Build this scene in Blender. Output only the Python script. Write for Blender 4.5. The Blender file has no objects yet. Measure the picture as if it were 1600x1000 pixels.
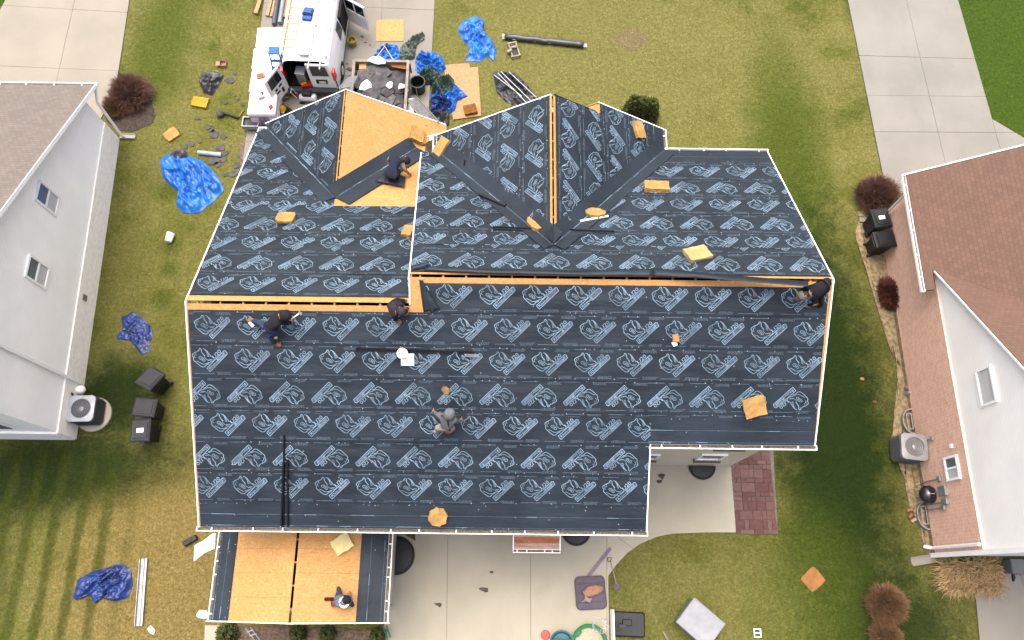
import bpy, math, random
from mathutils import Vector, Matrix, noise
random.seed(7)
sc = bpy.context.scene
# ---------------------------------------------------------------- camera, sky, sun, exposure
FPX, TH, ROLL, PSI, H = 1205.184, math.radians(18.707), math.radians(-1.027), math.radians(.372), 26.0
cd = bpy.data.cameras.new('drone_camera'); cam = bpy.data.objects.new('drone_camera', cd); sc.collection.objects.link(cam)
cd.sensor_width = 36; cd.lens = FPX/1600*36; cd.clip_end = 2000
cam.matrix_world = Matrix.Translation((0, 0, H)) @ Matrix.Rotation(-PSI, 4, 'Z') @ Matrix.Rotation(TH, 4, 'X') @ Matrix.Rotation(-ROLL, 4, 'Z')
sc.camera = cam
SUN_EL, SUN_AZ = math.radians(75), math.radians(-20)      # azimuth measured from +Y towards +X
wd = bpy.data.worlds.new('World'); sc.world = wd; wd.use_nodes = True
wn = wd.node_tree; bg = wn.nodes['Background']
sky = wn.nodes.new('ShaderNodeTexSky'); sky.sky_type = 'NISHITA'; sky.sun_disc = False
sky.sun_elevation = SUN_EL; sky.sun_rotation = SUN_AZ; sky.air_density = .75; sky.dust_density = 9.0; sky.ozone_density = .6
wn.links.new(sky.outputs[0], bg.inputs[0]); bg.inputs[1].default_value = .15
sl = bpy.data.lights.new('sun', 'SUN'); sl.energy = .75; sl.angle = math.radians(85); sl.color = (1, .98, .96)
so = bpy.data.objects.new('sun', sl); sc.collection.objects.link(so); so.location = (0, 0, 60)
sd = Vector((math.sin(SUN_AZ)*math.cos(SUN_EL), math.cos(SUN_AZ)*math.cos(SUN_EL), math.sin(SUN_EL)))
so.rotation_euler = sd.to_track_quat('Z', 'Y').to_euler()
vs = sc.view_settings; vs.view_transform = 'Standard'; vs.look = 'None'; vs.exposure = 1.62; vs.gamma = 1; vs.use_curve_mapping = False

# ---------------------------------------------------------------- picture -> place helpers
def ray(px, py):
    u, v = px-800, 500-py; c, s = math.cos(-ROLL), math.sin(-ROLL); u, v = u*c-v*s, u*s+v*c
    d = Vector((u, FPX*math.sin(TH)+v*math.cos(TH), -FPX*math.cos(TH)+v*math.sin(TH)))
    return Matrix.Rotation(-PSI, 3, 'Z') @ d
EYE = Vector((0, 0, H))
def W(px, py, z=0.): d = ray(px, py); return EYE+d*((z-H)/d.z)
def RP(px, py, pl, h=0.):           # point h above the plane z = a x + b y + c
    d = ray(px, py); a, b, c = pl; return EYE+d*((H-c-h)/(a*d.x+b*d.y-d.z))
def RX(px, py, x): d = ray(px, py); return EYE+d*(x/d.x)
def RY(px, py, y): d = ray(px, py); return EYE+d*(y/d.y)
GROUND = (0, 0, 0)

# ---------------------------------------------------------------- mesh and object helpers
COL = sc.collection
def tag(o, label=None, cat=None, group=None, kind=None):
    if label: o['label'] = label
    if cat: o['category'] = cat
    if group: o['group'] = group
    if kind: o['kind'] = kind
    return o
def thing(name, label, cat, loc=(0, 0, 0), rz=0, group=None):
    o = bpy.data.objects.new(name, None); COL.objects.link(o); o.location = loc; o.rotation_euler.z = rz; o.empty_display_size = .2
    return tag(o, label, cat, group)
class MB:
    def __init__(s): s.v = []; s.f = []; s.m = []; s.mi = 0
    def add(s, vs, fs):
        n = len(s.v); s.v += [tuple(p) for p in vs]; s.f += [tuple(i+n for i in f) for f in fs]; s.m += [s.mi]*len(fs); return s
    def ob(s, o, t, w, n, tr, wr, nr):          # oriented box
        o, t, w, n = Vector(o), Vector(t), Vector(w), Vector(n)
        P = [o+t*a+w*b+n*c for c in nr for b in wr for a in tr]
        return s.add(P, [(0, 2, 3, 1), (4, 5, 7, 6), (0, 1, 5, 4), (2, 6, 7, 3), (0, 4, 6, 2), (1, 3, 7, 5)])
    def box(s, c, d, rz=0, ch=0):
        c = Vector(c); t = Vector((math.cos(rz), math.sin(rz), 0)); w = Vector((-t.y, t.x, 0)); n = Vector((0, 0, 1))
        hx, hy, hz = d[0]/2, d[1]/2, d[2]/2
        if not ch: return s.ob(c, t, w, n, (-hx, hx), (-hy, hy), (-hz, hz))
        R = []
        for (k, z) in ((ch, -hz), (0, -hz+ch), (0, hz-ch), (ch, hz)):
            a, b = hx-k, hy-k; q = ch
            R.append([c+t*x+w*y+n*z for x, y in ((a-q, -b), (a, -b+q), (a, b-q), (a-q, b), (-a+q, b), (-a, b-q), (-a, -b+q), (-a+q, -b))])
        return s.loft(R)
    def loft(s, R, caps=True, closed=True):
        n = len(R[0]); vs = [p for r in R for p in r]; fs = []
        for i in range(len(R)-1):
            for j in range(n if closed else n-1):
                k = (j+1) % n; fs.append((i*n+j, i*n+k, (i+1)*n+k, (i+1)*n+j))
        if caps: fs += [tuple(reversed(range(n))), tuple((len(R)-1)*n+j for j in range(n))]
        return s.add(vs, fs)
    def tube(s, pts, r, seg=6, caps=True):
        pts = [Vector(p) for p in pts]; R = []
        for i, p in enumerate(pts):
            t = (pts[min(i+1, len(pts)-1)]-pts[max(i-1, 0)]).normalized()
            a = t.orthogonal().normalized() if i == 0 else (a-t*a.dot(t)).normalized()
            b = t.cross(a); rr = r[i] if isinstance(r, (list, tuple)) else r
            R.append([p+(a*math.cos(q*2*math.pi/seg)+b*math.sin(q*2*math.pi/seg))*rr for q in range(seg)])
        return s.loft(R, caps)
    def lathe(s, c, prof, seg=20, caps=True):
        c = Vector(c)
        return s.loft([[c+Vector((math.cos(q*2*math.pi/seg)*r, math.sin(q*2*math.pi/seg)*r, z)) for q in range(seg)] for r, z in prof], caps)
    def prism(s, poly, n0, n1=None):            # polygon (3-D points, ccw from above) extruded by n0 -> n1 offsets
        poly = [Vector(p) for p in poly]; k = len(poly)
        a = [p+Vector(n0) for p in poly]; b = [p+Vector(n1) for p in poly]
        return s.add(a+b, [tuple(reversed(range(k))), tuple(range(k, 2*k))]+[(i, (i+1) % k, k+(i+1) % k, k+i) for i in range(k)])
    def build(s, name, mats, parent=None, local=False, smooth=False):
        me = bpy.data.meshes.new(name); vs = s.v
        if parent is not None and not local:
            inv = parent.matrix_world_cached.inverted() if hasattr(parent, 'matrix_world_cached') else (Matrix.Translation(parent.location) @ parent.rotation_euler.to_matrix().to_4x4()).inverted()
            if parent.parent is not None:
                pp = parent.parent; inv = (Matrix.Translation(pp.location) @ pp.rotation_euler.to_matrix().to_4x4() @ Matrix.Translation(parent.location) @ parent.rotation_euler.to_matrix().to_4x4()).inverted()
            vs = [tuple(inv @ Vector(p)) for p in vs]
        me.from_pydata(vs, [], s.f); 
        for m in (mats if isinstance(mats, (list, tuple)) else [mats]): me.materials.append(m)
        if any(s.m): me.polygons.foreach_set('material_index', s.m)
        if smooth: me.polygons.foreach_set('use_smooth', [True]*len(me.polygons))
        me.update(); o = bpy.data.objects.new(name, me); COL.objects.link(o); o.parent = parent
        return o
def xyz(*a): return Vector(a)

# ---------------------------------------------------------------- materials
KC = .40             # photo colour -> base colour under this light
def C(h, k=.85):
    h = h.lstrip('#'); r = []
    for i in (0, 2, 4):
        c = int(h[i:i+2], 16)/255; c = c/12.92 if c <= .04045 else ((c+.055)/1.055)**2.4; r.append(c*k*KC)
    return tuple(r)
def nodes(name):
    m = bpy.data.materials.new(name); m.use_nodes = True; n = m.node_tree; return m, n, n.nodes['Principled BSDF']
def mapping(n, scale, coord='Object'):
    tc = n.nodes.new('ShaderNodeTexCoord'); mp = n.nodes.new('ShaderNodeMapping'); mp.inputs['Scale'].default_value = scale if isinstance(scale, tuple) else (scale,)*3
    n.links.new(tc.outputs[coord], mp.inputs[0]); return mp
def noi(n, scale, detail=4, rough=.55, vec=None):
    t = n.nodes.new('ShaderNodeTexNoise'); t.inputs['Scale'].default_value = 1; t.inputs['Detail'].default_value = detail; t.inputs['Roughness'].default_value = rough
    n.links.new((vec or mapping(n, scale)).outputs[0], t.inputs[0]); return t.outputs[0]
def mixc(n, fac, a, b, mode='MIX'):
    x = n.nodes.new('ShaderNodeMix'); x.data_type = 'RGBA'; x.blend_type = mode
    for i, v in ((0, fac), (6, a), (7, b)):
        if hasattr(v, 'links'): n.links.new(v, x.inputs[i])
        elif isinstance(v, (int, float)): x.inputs[i].default_value = v
        else: x.inputs[i].default_value = (*v, 1)
    return x.outputs[2]
def ramp(n, v, lo, hi, a=0., b=1.):
    r = n.nodes.new('ShaderNodeMapRange'); n.links.new(v, r.inputs[0]); r.inputs[1].default_value = lo; r.inputs[2].default_value = hi; r.inputs[3].default_value = a; r.inputs[4].default_value = b
    r.interpolation_type = 'SMOOTHSTEP'; return r.outputs[0]
def mth(n, op, a, b=None):
    x = n.nodes.new('ShaderNodeMath'); x.operation = op
    for i, v in ((0, a), (1, b)):
        if v is None: continue
        if hasattr(v, 'links'): n.links.new(v, x.inputs[i])
        else: x.inputs[i].default_value = v
    return x.outputs[0]
def bump(n, bs, hgt, strength, dist=.02):
    b = n.nodes.new('ShaderNodeBump'); b.inputs['Strength'].default_value = strength; b.inputs['Distance'].default_value = dist
    n.links.new(hgt, b.inputs['Height']); n.links.new(b.outputs[0], bs.inputs['Normal'])
def M(name, col, rough=.7, metal=0, var=.12, vs_=3, b=0, bsc=40, fine=0):
    m, n, bs = nodes(name); bs.inputs['Specular IOR Level'].default_value = .5 if rough < .3 or metal else .25; bs.inputs['Roughness'].default_value = rough; bs.inputs['Metallic'].default_value = metal
    c1 = tuple(min(1, x*(1-var)) for x in col); c2 = tuple(min(1, x*(1+var)) for x in col)
    o = mixc(n, ramp(n, noi(n, vs_), .3, .7), c1, c2)
    if fine: o = mixc(n, ramp(n, noi(n, bsc, 2), .3, .7, 0, fine), o, tuple(x*.55 for x in col))
    n.links.new(o, bs.inputs['Base Color'])
    if b: bump(n, bs, noi(n, bsc, 3), b, .01)
    return m
WHITE = M('white_paint', (.74, .74, .73), .45, var=.03)
WHITEV = M('white_vinyl', (.72, .72, .70), .5, var=.03)
DARKHOLE = M('dark_interior', (.012, .011, .010), .9)
BLACKP = M('black_plastic', (.008, .0085, .010), .5, var=.2)
LITTER = M('leaf_litter', (.10, .085, .062), .9, var=.45, vs_=18)
GLASS = M('window_glass', (.10, .12, .13), .08, var=.15, vs_=2)
BLIND = M('window_blind', (.42, .43, .43), .6, var=.08, vs_=(1, 1, 40))
ALU = M('aluminium', (.62, .63, .63), .35, .6, var=.1)
STEEL = M('galvanised_steel', (.24, .245, .25), .45, .5, var=.15)
WOOD = M('pine_wood', C('#d9b483'), .7, var=.18, vs_=(3, 12, 12))
WOODG = M('grey_weathered_wood', C('#9d9386', 1.3), .85, var=.25, vs_=(6, 6, 6))
def osb_mat():
    m, n, bs = nodes('osb_board'); bs.inputs['Roughness'].default_value = .75
    v = n.nodes.new('ShaderNodeTexVoronoi'); v.inputs['Scale'].default_value = 1; n.links.new(mapping(n, (34, 15, 26)).outputs[0], v.inputs[0])
    v2 = n.nodes.new('ShaderNodeTexVoronoi'); v2.inputs['Scale'].default_value = 1; n.links.new(mapping(n, (12, 40, 26)).outputs[0], v2.inputs[0])
    s = n.nodes.new('ShaderNodeSeparateColor'); n.links.new(v.outputs['Color'], s.inputs[0])
    s2 = n.nodes.new('ShaderNodeSeparateColor'); n.links.new(v2.outputs['Color'], s2.inputs[0])
    o = mixc(n, s.outputs[0], C('#eaa856', .92), C('#f3ba70', .94))
    o = mixc(n, ramp(n, s2.outputs[1], .72, .95, 0, .5), o, C('#f8cc8c', .98))
    o = mixc(n, ramp(n, s2.outputs[0], .85, .98, 0, .5), o, C('#b87c40', .95))
    o = mixc(n, ramp(n, noi(n, 1.1, 5), .35, .75, 0, .4), o, C('#e8a552', .92))
    n.links.new(o, bs.inputs['Base Color']); bump(n, bs, s.outputs[0], .25, .004); return m
OSB = osb_mat()
OSB2 = M('pale_osb', C('#e8b985'), .8, var=.14, vs_=9, fine=.35, bsc=30)
def felt_mat(name, col, rough):
    m, n, bs = nodes(name); bs.inputs['Roughness'].default_value = rough; bs.inputs['Specular IOR Level'].default_value = .22
    o = mixc(n, ramp(n, noi(n, (.8, .8, .8), 5), .3, .72), tuple(x*.75 for x in col), tuple(x*1.25 for x in col))
    o = mixc(n, ramp(n, noi(n, (1.1, 2.2, 2.2), 6, .7), .55, .8, 0, .5), o, tuple(x*2.0 for x in col))
    o = mixc(n, ramp(n, noi(n, 25, 3), .55, .8, 0, .35), o, tuple(x*1.7 for x in col))
    n.links.new(o, bs.inputs['Base Color']); bump(n, bs, mth(n, 'ADD', noi(n, (.7, 5, 5), 5, .6), mth(n, 'MULTIPLY', noi(n, (6, 9, 9), 4), .35)), .5, .04); return m
FELT = felt_mat('synthetic_underlayment', (.0088, .0145, .0215), .55)
SHIELD = felt_mat('ice_shield_membrane', (.0105, .0165, .0235), .55)
PRINT = M('felt_print', (.138, .20, .262), .6, var=.3, vs_=2.6)
PRINTM = M('felt_print_faint', (.045, .066, .09), .6, var=.25, vs_=14)
NAIL = M('cap_nail', (.20, .24, .28), .5)
FOAM = M('yellow_foam', C('#d6aa66', 1.0), .95, var=.2, vs_=5, b=.5, bsc=45, fine=.25)
FOAMP = M('pale_foam', C('#e2cf8e', .8), .95, var=.1, vs_=5, b=.4, bsc=45)
SHINGLE = M('torn_shingle_grit', (.050, .048, .053), .9, var=.3, vs_=4, b=.4, bsc=60)

# ---------------------------------------------------------------- ground
def grass_mat():
    m, n, bs = nodes('lawn_grass'); bs.inputs['Roughness'].default_value = .9; bs.inputs['Specular IOR Level'].default_value = .15
    tc = n.nodes.new('ShaderNodeTexCoord'); pos = tc.outputs['Object']
    def blob(c, r, rot=0):
        mp = n.nodes.new('ShaderNodeMapping'); mp.vector_type = 'TEXTURE'; mp.inputs['Location'].default_value = (c[0], c[1], 0); mp.inputs['Scale'].default_value = (r[0], r[1], 1000); mp.inputs['Rotation'].default_value = (0, 0, rot)
        n.links.new(pos, mp.inputs[0]); l = n.nodes.new('ShaderNodeVectorMath'); l.operation = 'LENGTH'; n.links.new(mp.outputs[0], l.inputs[0]); return l.outputs['Value']
    warp = noi(n, .55, 5, .6); warp2 = noi(n, 1.7, 5, .65); fine = noi(n, 9, 4, .7); fine2 = noi(n, (34, 34, 20), 3, .7)
    straw, mid, green, lush_shade = C('#b1ad66', .88), C('#9fa04e', .84), C('#6c8024', .88), C('#3c5a14', .60)
    g = mth(n, 'ADD', mth(n, 'MULTIPLY', warp, .9), mth(n, 'MULTIPLY', warp2, .35))
    base = mixc(n, ramp(n, g, .42, .78), straw, mid)
    base = mixc(n, ramp(n, g, .64, .86, 0, .85), base, green)
    def zone(cur, c, r, lo, hi, amt, col, rot=0, w=.9):
        d = mth(n, 'ADD', blob(c, r, rot), mth(n, 'MULTIPLY', mth(n, 'SUBTRACT', warp2, .5), w))
        d = mth(n, 'ADD', d, mth(n, 'MULTIPLY', mth(n, 'SUBTRACT', fine, .5), .5))
        return mixc(n, ramp(n, d, lo, hi, amt, 0), cur, col)
    c = base
    # dry, pale parts of the front and back lawns
    c = zone(c, (3.5, 20), (7.5, 5.5), .5, 1.25, .75, straw)
    c = zone(c, (-11, -.5), (3.6, 4.5), .5, 1.3, .85, C('#b9a264', 1.02))
    c = zone(c, (5.8, -.6), (2.5, 1.6), .4, 1.2, .6, straw)
    c = zone(c, (-11.5, 11.5), (1.6, 6), .3, 1.2, .45, mid)
    # greener parts; the dark lush ones carry house shade painted into the colour
    c = zone(c, (10.6, 14.5), (1.6, 6.5), .4, 1.3, .9, green)
    c = zone(c, (11.0, 5.5), (2.4, 8.5), .45, 1.25, 1, lush_shade)
    c = zone(c, (12.2, -1.6), (2.6, 2.6), .4, 1.25, .9, lush_shade)
    c = zone(c, (9.7, -.2), (2.2, 3.4), .3, 1.2, .6, green)
    c = zone(c, (-14.2, 20.5), (1.6, 4), .3, 1.2, .75, green)
    c = zone(c, (-13.4, 5.9), (1.8, 1.7), .4, 1.2, .95, lush_shade)
    c = zone(c, (-15.5, 3.2), (5.5, 1.5), .4, 1.3, .9, lush_shade, .12)
    c = zone(c, (-17.5, -.5), (2.0, 4), .3, 1.2, .85, lush_shade)
    c = zone(c, (19.5, 21), (2.6, 6), .7, 1.2, 1, C('#58761c', 1.05))
    c = zone(c, (-21, 22), (2.6, 5), .7, 1.2, 1, C('#58761c', 1.05))
    for (x, y, r) in ((*W(268, 385).xy, .45), (*W(265, 422).xy, .4), (*W(254, 466).xy, .45), (*W(262, 300).xy, .5)): c = zone(c, (x, y), (r, r*.9), .3, 1.3, .7, green)
    # mown stripes behind the left house
    sx = n.nodes.new('ShaderNodeSeparateXYZ'); n.links.new(pos, sx.inputs[0])
    st = mth(n, 'SINE', mth(n, 'MULTIPLY', mth(n, 'ADD', sx.outputs[0], mth(n, 'MULTIPLY', warp, .18)), 7.6))
    msk = mth(n, 'MULTIPLY', ramp(n, blob((-15.2, .3), (3.4, 4.6)), .6, 1.1, 1, 0), ramp(n, mth(n, 'ADD', st, mth(n, 'MULTIPLY', mth(n, 'SUBTRACT', warp2, .5), 1.6)), -.3, 1.0, 0, .75))
    c = mixc(n, msk, c, C('#606c20', .9))
    # bare round patch in the front lawn
    c = zone(c, tuple(W(986, 62).xy), (.72, .55), .75, 1.1, .85, C('#a89872', 1.0), 0, .7)
    # fine grain
    c = mixc(n, ramp(n, noi(n, 6.5, 5, .75), .40, .62, .55, 0), c, (.55, .55, .42), 'MULTIPLY')
    c = mixc(n, ramp(n, noi(n, (15, 15, 15), 4, .75), .36, .58, .62, 0), c, (.5, .52, .42), 'MULTIPLY')
    c = mixc(n, ramp(n, noi(n, (11, 11, 20), 4, .8), .50, .72, 0, .8), c, (1.75, 1.7, 1.6), 'MULTIPLY')
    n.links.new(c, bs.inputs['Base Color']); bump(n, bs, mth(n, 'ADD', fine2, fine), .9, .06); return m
GRASS = grass_mat()
mb = MB(); S_ = 400
mb.add([(-S_, -S_, 0), (S_, -S_, 0), (S_, S_, 0), (-S_, S_, 0)], [(0, 1, 2, 3)])
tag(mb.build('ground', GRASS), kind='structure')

def conc_mat(name, col, stain=.35):
    m, n, bs = nodes(name); bs.inputs['Roughness'].default_value = .85
    o = mixc(n, ramp(n, noi(n, .45, 5), .3, .7), tuple(x*.88 for x in col), tuple(x*1.07 for x in col))
    o = mixc(n, ramp(n, noi(n, 1.3, 6, .65), .58, .8, 0, stain), o, tuple(x*.62 for x in col))
    o = mixc(n, ramp(n, noi(n, (.9, .25, .9), 5, .6), .52, .75, 0, stain*.8), o, tuple(x*.74 for x in col))
    o = mixc(n, ramp(n, noi(n, (2.4, 2.4, 2.4), 7, .75), .63, .74, 0, stain), o, tuple(x*.5 for x in col))
    o = mixc(n, ramp(n, noi(n, (6, 6, 6), 5, .7), .6, .8, 0, stain*.7), o, tuple(x*.6 for x in col))
    o = mixc(n, ramp(n, noi(n, (60, 60, 60), 2), .45, .75, 0, .16), o, tuple(x*.6 for x in col))
    n.links.new(o, bs.inputs['Base Color']); bump(n, bs, noi(n, 60, 3), .15, .005); return m
CONC1 = conc_mat('pale_concrete', C('#e4dcc8', .57), .12)
CONC2 = conc_mat('driveway_concrete', C('#cdc6b8', .60), .34)
CONC3 = conc_mat('light_grey_concrete', C('#d8d6c9', .52), .4)
CONC4 = conc_mat('patio_concrete', C('#dad3bc', .86), .26)
JOINT = M('joint_soil', (.10, .09, .075), .95)
MULCH = M('dark_mulch', (.04, .03, .026), .95, var=.5, vs_=14, b=.8, bsc=30, fine=.5)
MULCHB = M('brown_mulch', (.10, .07, .05), .95, var=.45, vs_=12, b=.8, bsc=30, fine=.5)
DRYSOIL = M('dry_straw_soil', (.19, .145, .082), .95, var=.4, vs_=8, b=.7, bsc=25, fine=.4)

def clip2(poly, p, nrm):                # keep the side where (q-p).nrm >= 0 ; 2-D tuples
    out = []; k = len(poly)
    for i in range(k):
        a, b = poly[i], poly[(i+1) % k]
        da = (a[0]-p[0])*nrm[0]+(a[1]-p[1])*nrm[1]; db = (b[0]-p[0])*nrm[0]+(b[1]-p[1])*nrm[1]
        if da >= 0: out.append(a)
        if da*db < 0:
            t = da/(da-db); out.append((a[0]+(b[0]-a[0])*t, a[1]+(b[1]-a[1])*t))
    return out
SLABP = []
def slabs(name, outline, cuts, mat, top=.05, gap=.012):
    """structure sheet (joint bed) with one child slab per cell; cuts are 2-point lines"""
    out = [tuple(p.xy) for p in outline]
    area = sum(out[i][0]*out[(i+1) % len(out)][1]-out[(i+1) % len(out)][0]*out[i][1] for i in range(len(out)))
    if area < 0: out.reverse()
    mb = MB(); mb.prism([(x, y, 0) for x, y in out], (0, 0, .004), (0, 0, top-.018)); root = mb.build(name, JOINT); tag(root, kind='structure')
    SLABP.append(out); cells = [out]
    for a, b in cuts:
        d = (b-a).xy.normalized(); nn = (-d.y, d.x); new = []
        for c in cells:
            for sg in (1, -1):
                r = clip2(c, (a.x+nn[0]*sg*gap/2, a.y+nn[1]*sg*gap/2), (nn[0]*sg, nn[1]*sg))
                if len(r) > 2: new.append(r)
        cells = new
    for c in cells:
        mb = MB(); mb.prism([(x, y, 0) for x, y in c], (0, 0, .006), (0, 0, top+random.uniform(-.003, .003))); mb.build('concrete_slab', mat, root)
    return root
# left neighbour's driveway
slabs('driveway', [W(-60, 130), W(33, -60)+xyz(.25, 0, 0), W(212, -60), W(180, 150), W(120, 250), W(-60, 250)],
      [(W(118, 0), W(90, 125)), (W(30, 11), W(205, 21)), (W(0, 104), W(187, 112))], CONC1)
# driveway of the house being roofed
slabs('driveway', [xyz(-10.25, 13.0, 0), xyz(-3.3, 13.0, 0), xyz(-3.27, 30, 0), xyz(-10.35, 30, 0)],
      [(W(598, -10), W(596, 40)), (W(540, 11), W(680, 17)), (xyz(-11, 18.95, 0), xyz(-3, 18.95, 0)), (xyz(-11, 15.9, 0), xyz(-3, 15.9, 0)), (xyz(-11, 25, 0), xyz(-3, 25, 0))], CONC2)
# right neighbour's driveway
slabs('driveway', [W(1318, -30), W(1384, 300), W(1700, 330), W(1700, 275), W(1600, 217), W(1549, 187), W(1487, -30)],
      [(W(1344, 88), W(1520, 93)), (W(1372, 207), W(1556, 208)), (W(1437, 92), W(1476, 255)), (W(1549, 187), W(1562, 235)), (W(1357, 150), W(1540, 152))], CONC3)
# patio behind the house
slabs('patio', [W(600, 815), xyz(-3.0, 1.2, 0), xyz(-3.0, 2.2, 0), xyz(3.0, 2.2, 0), W(985, 730)+xyz(0, .5, 0), W(1144, 720), W(1146, 760), W(1149, 832), W(1100, 832), W(1050, 834), W(1025, 839), W(1000, 850), W(980, 864), W(963, 882), W(950, 900), W(951, 960), W(953, 1060), W(600, 1060)],
      [(W(700, 828), W(698, 1000)), (W(829, 866), W(829, 1000)), (W(948, 836), W(948, 1000)), (W(955, 832), W(990, 858))], CONC4)
# right neighbour's patio
slabs('patio', [W(1521, 905), W(1535, 1060), W(1760, 1060), W(1760, 880), W(1560, 885)], [(W(1590, 890), W(1650, 1060))], CONC2)
# short walk beside the sunroom
slabs('walkway', [W(321, 977), W(318, 1060), W(346, 1060), W(348, 977)], [(W(318, 1010), W(350, 1010))], CONC4)
# red paver pad : each paver a piece
PAVERS = [M('red_paver_%s' % c, C(h, .72), .85, var=.18, vs_=9, b=.3, bsc=50, fine=.3) for c, h in zip('abc', ('#96706a', '#8a625c', '#a17c74'))]
pv = [W(1145, 727), W(1149, 835), W(1215, 835), W(1207, 690)]
mb = MB(); mb.prism(pv, (0, 0, .004), (0, 0, .03)); pad = mb.build('paver_pad', JOINT); tag(pad, kind='structure')
x0, y0, x1 = pv[1].x+.01, pv[1].y+.01, pv[2].x-.01; y1 = pv[3].y+.05
y = y0; row = 0
while y < y1-.1:
    hgt = random.choice((.3, .3, .15)); x = x0-(.15 if row % 2 else 0)
    while x < x1-.02:
        w = random.choice((.3, .3, .45, .15)); a, b = max(x, x0), min(x+w, x1)
        if b-a > .05:
            mb = MB(); mb.box(((a+b)/2, y+hgt/2, .028+random.uniform(0, .008)), (b-a-.01, hgt-.01, .05), random.uniform(-.01, .01), .008)
            mb.build('paver', random.choice(PAVERS), pad)
        x += w
    y += hgt; row += 1
def bed(name, px, mat, z=.03):
    c = [W(*p) for p in px]; c = [c[i].lerp(c[(i+1) % len(c)], f/8) for i in range(len(c)) for f in range(8)]; c = [p+xyz(noise.noise(p*2.3), noise.noise(p*2.3+xyz(9, 0, 0)), 0)*.10+xyz(noise.noise(p*7), noise.noise(p*7+xyz(9, 0, 0)), 0)*.05 for p in c]; mb = MB(); n = len(c); cen = sum(c, Vector())/n; R = []
    for k in (1, .985, .9, .7, .35):
        R.append([cen+(p-cen)*k+xyz(0, 0, (.004 if k == 1 else .012 if k > .95 else z)+(.03*noise.noise(p*3*k) if k < .8 else 0)) for p in c])
    a = sum(c[i].x*c[(i+1) % n].y-c[(i+1) % n].x*c[i].y for i in range(n))
    if a < 0: R = [list(reversed(r)) for r in R]
    mb.loft(R); return tag(mb.build(name, mat, smooth=True), kind='structure')
bed('mulch_bed', [(168, 120), (200, 115), (232, 145), (243, 180), (236, 196), (205, 206), (180, 205), (150, 160)], MULCH)
bed('mulch_bed', [(1340, 330), (1385, 325), (1425, 500), (1432, 580), (1450, 700), (1470, 870), (1448, 868), (1440, 830), (1420, 790), (1408, 735), (1394, 690), (1402, 600), (1396, 520), (1365, 460), (1350, 400), (1337, 370)], DRYSOIL)
bed('mulch_bed', [(345, 978), (600, 980), (600, 1040), (340, 1040)], MULCHB)
bed('mulch_bed', [(-30, 55), (12, 50), (5, 85), (-5, 140), (-40, 140)], MULCH)
bed('mulch_bed', [(375, 222), (405, 205), (400, 290), (372, 300)], MULCHB)

# ---- short blades standing on the lawns (follow the lawn colour)
def inpoly(x, y, P):
    k = False; j = len(P)-1
    for i in range(len(P)):
        if (P[i][1] > y) != (P[j][1] > y) and x < (P[j][0]-P[i][0])*(y-P[i][1])/(P[j][1]-P[i][1])+P[i][0]: k = not k
        j = i
    return k
def blades():
    rg = random.Random(11); keep = SLABP+[[(-8.2, 1.0), (8.0, 3.4), (8.0, 12.4), (-2.3, 14), (-8.2, 14)], [(-30, 4.4), (-14.7, 4.4), (-15.2, 16), (-30, 16)], [(13.8, .9), (30, .9), (30, 13.2), (13.8, 13.2)], [(-8, -1.2), (-3.4, -1.2), (-3.4, 1.5), (-8, 1.5)]]
    vs_, fs_ = [], []
    for _ in range(230000):
        y = rg.uniform(-3.2, 25); w = 15.5+y*.27; x = rg.uniform(-w, w)
        if any(inpoly(x, y, p) for p in keep): continue
        a = rg.random()*6.283; l = rg.uniform(.03, .075); h = rg.uniform(.015, .05); s = rg.uniform(.006, .013); dx, dy = math.cos(a), math.sin(a); k = len(vs_)
        vs_ += [(x-dy*s, y+dx*s, .002), (x+dy*s, y-dx*s, .002), (x+dx*l, y+dy*l, h)]; fs_.append((k, k+1, k+2))
    mb = MB(); mb.v = vs_; mb.f = fs_; mb.m = [0]*len(fs_); tag(mb.build('grass_blades', GRASS), 'short yellow green grass on the lawns around the house', 'grass', kind='stuff')
blades()

# ================================================================ the house being re-roofed
house = thing('house', 'large house with dark printed underlayment and bare board patches on its roof', 'house', (0, 7, 0))
SP = (0, .576, 5.312-.576*1.267); NL = (0, -.531, 8.26+.531*6.385); NR = (0, -.531, 8.62+.531*7.005)
PG = .635; X1, Z1, Y1 = -5.042, 6.174, 13.974; X2, Z2, Y2 = 1.076, 8.055, 12.591
G1L = (PG, 0, Z1-PG*X1); G1R = (-PG, 0, Z1+PG*X1); G2L = (PG, 0, Z2-PG*X2); G2R = (-PG, 0, Z2+PG*X2)
def on(pl, x, y, h=0.): return Vector((x, y, pl[0]*x+pl[1]*y+pl[2]+h))
yL, yR, yS, yS2 = 6.385, 7.005, 1.267, 3.347
xF = RP(290, 468, SP).x; xA = RP(311, 822, SP).x; xB = RP(1010, 830, SP).x; xC = RP(1016, 692, SP).x; xD = RP(1273, 696, SP).x; xE = RP(1302, 440, SP).x; xG = RP(640, 450, SP).x
Ip = RP(404, 203, NL); Np = RP(1199, 238, NR); Op = RP(1038, 236, NR); yNL, yNR = Ip.y, Np.y
Tp = RP(658, 240, NR)                            # lower end of the step between the two front roofs
y1f = yL+(8.26-Z1)/.531; y2f = yR+(8.62-Z2)/.531
def valley(pa, pb, y):                           # x on the line pa == pb at y
    return ((pb[1]-pa[1])*y+pb[2]-pa[2])/(pa[0]-pb[0])
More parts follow.
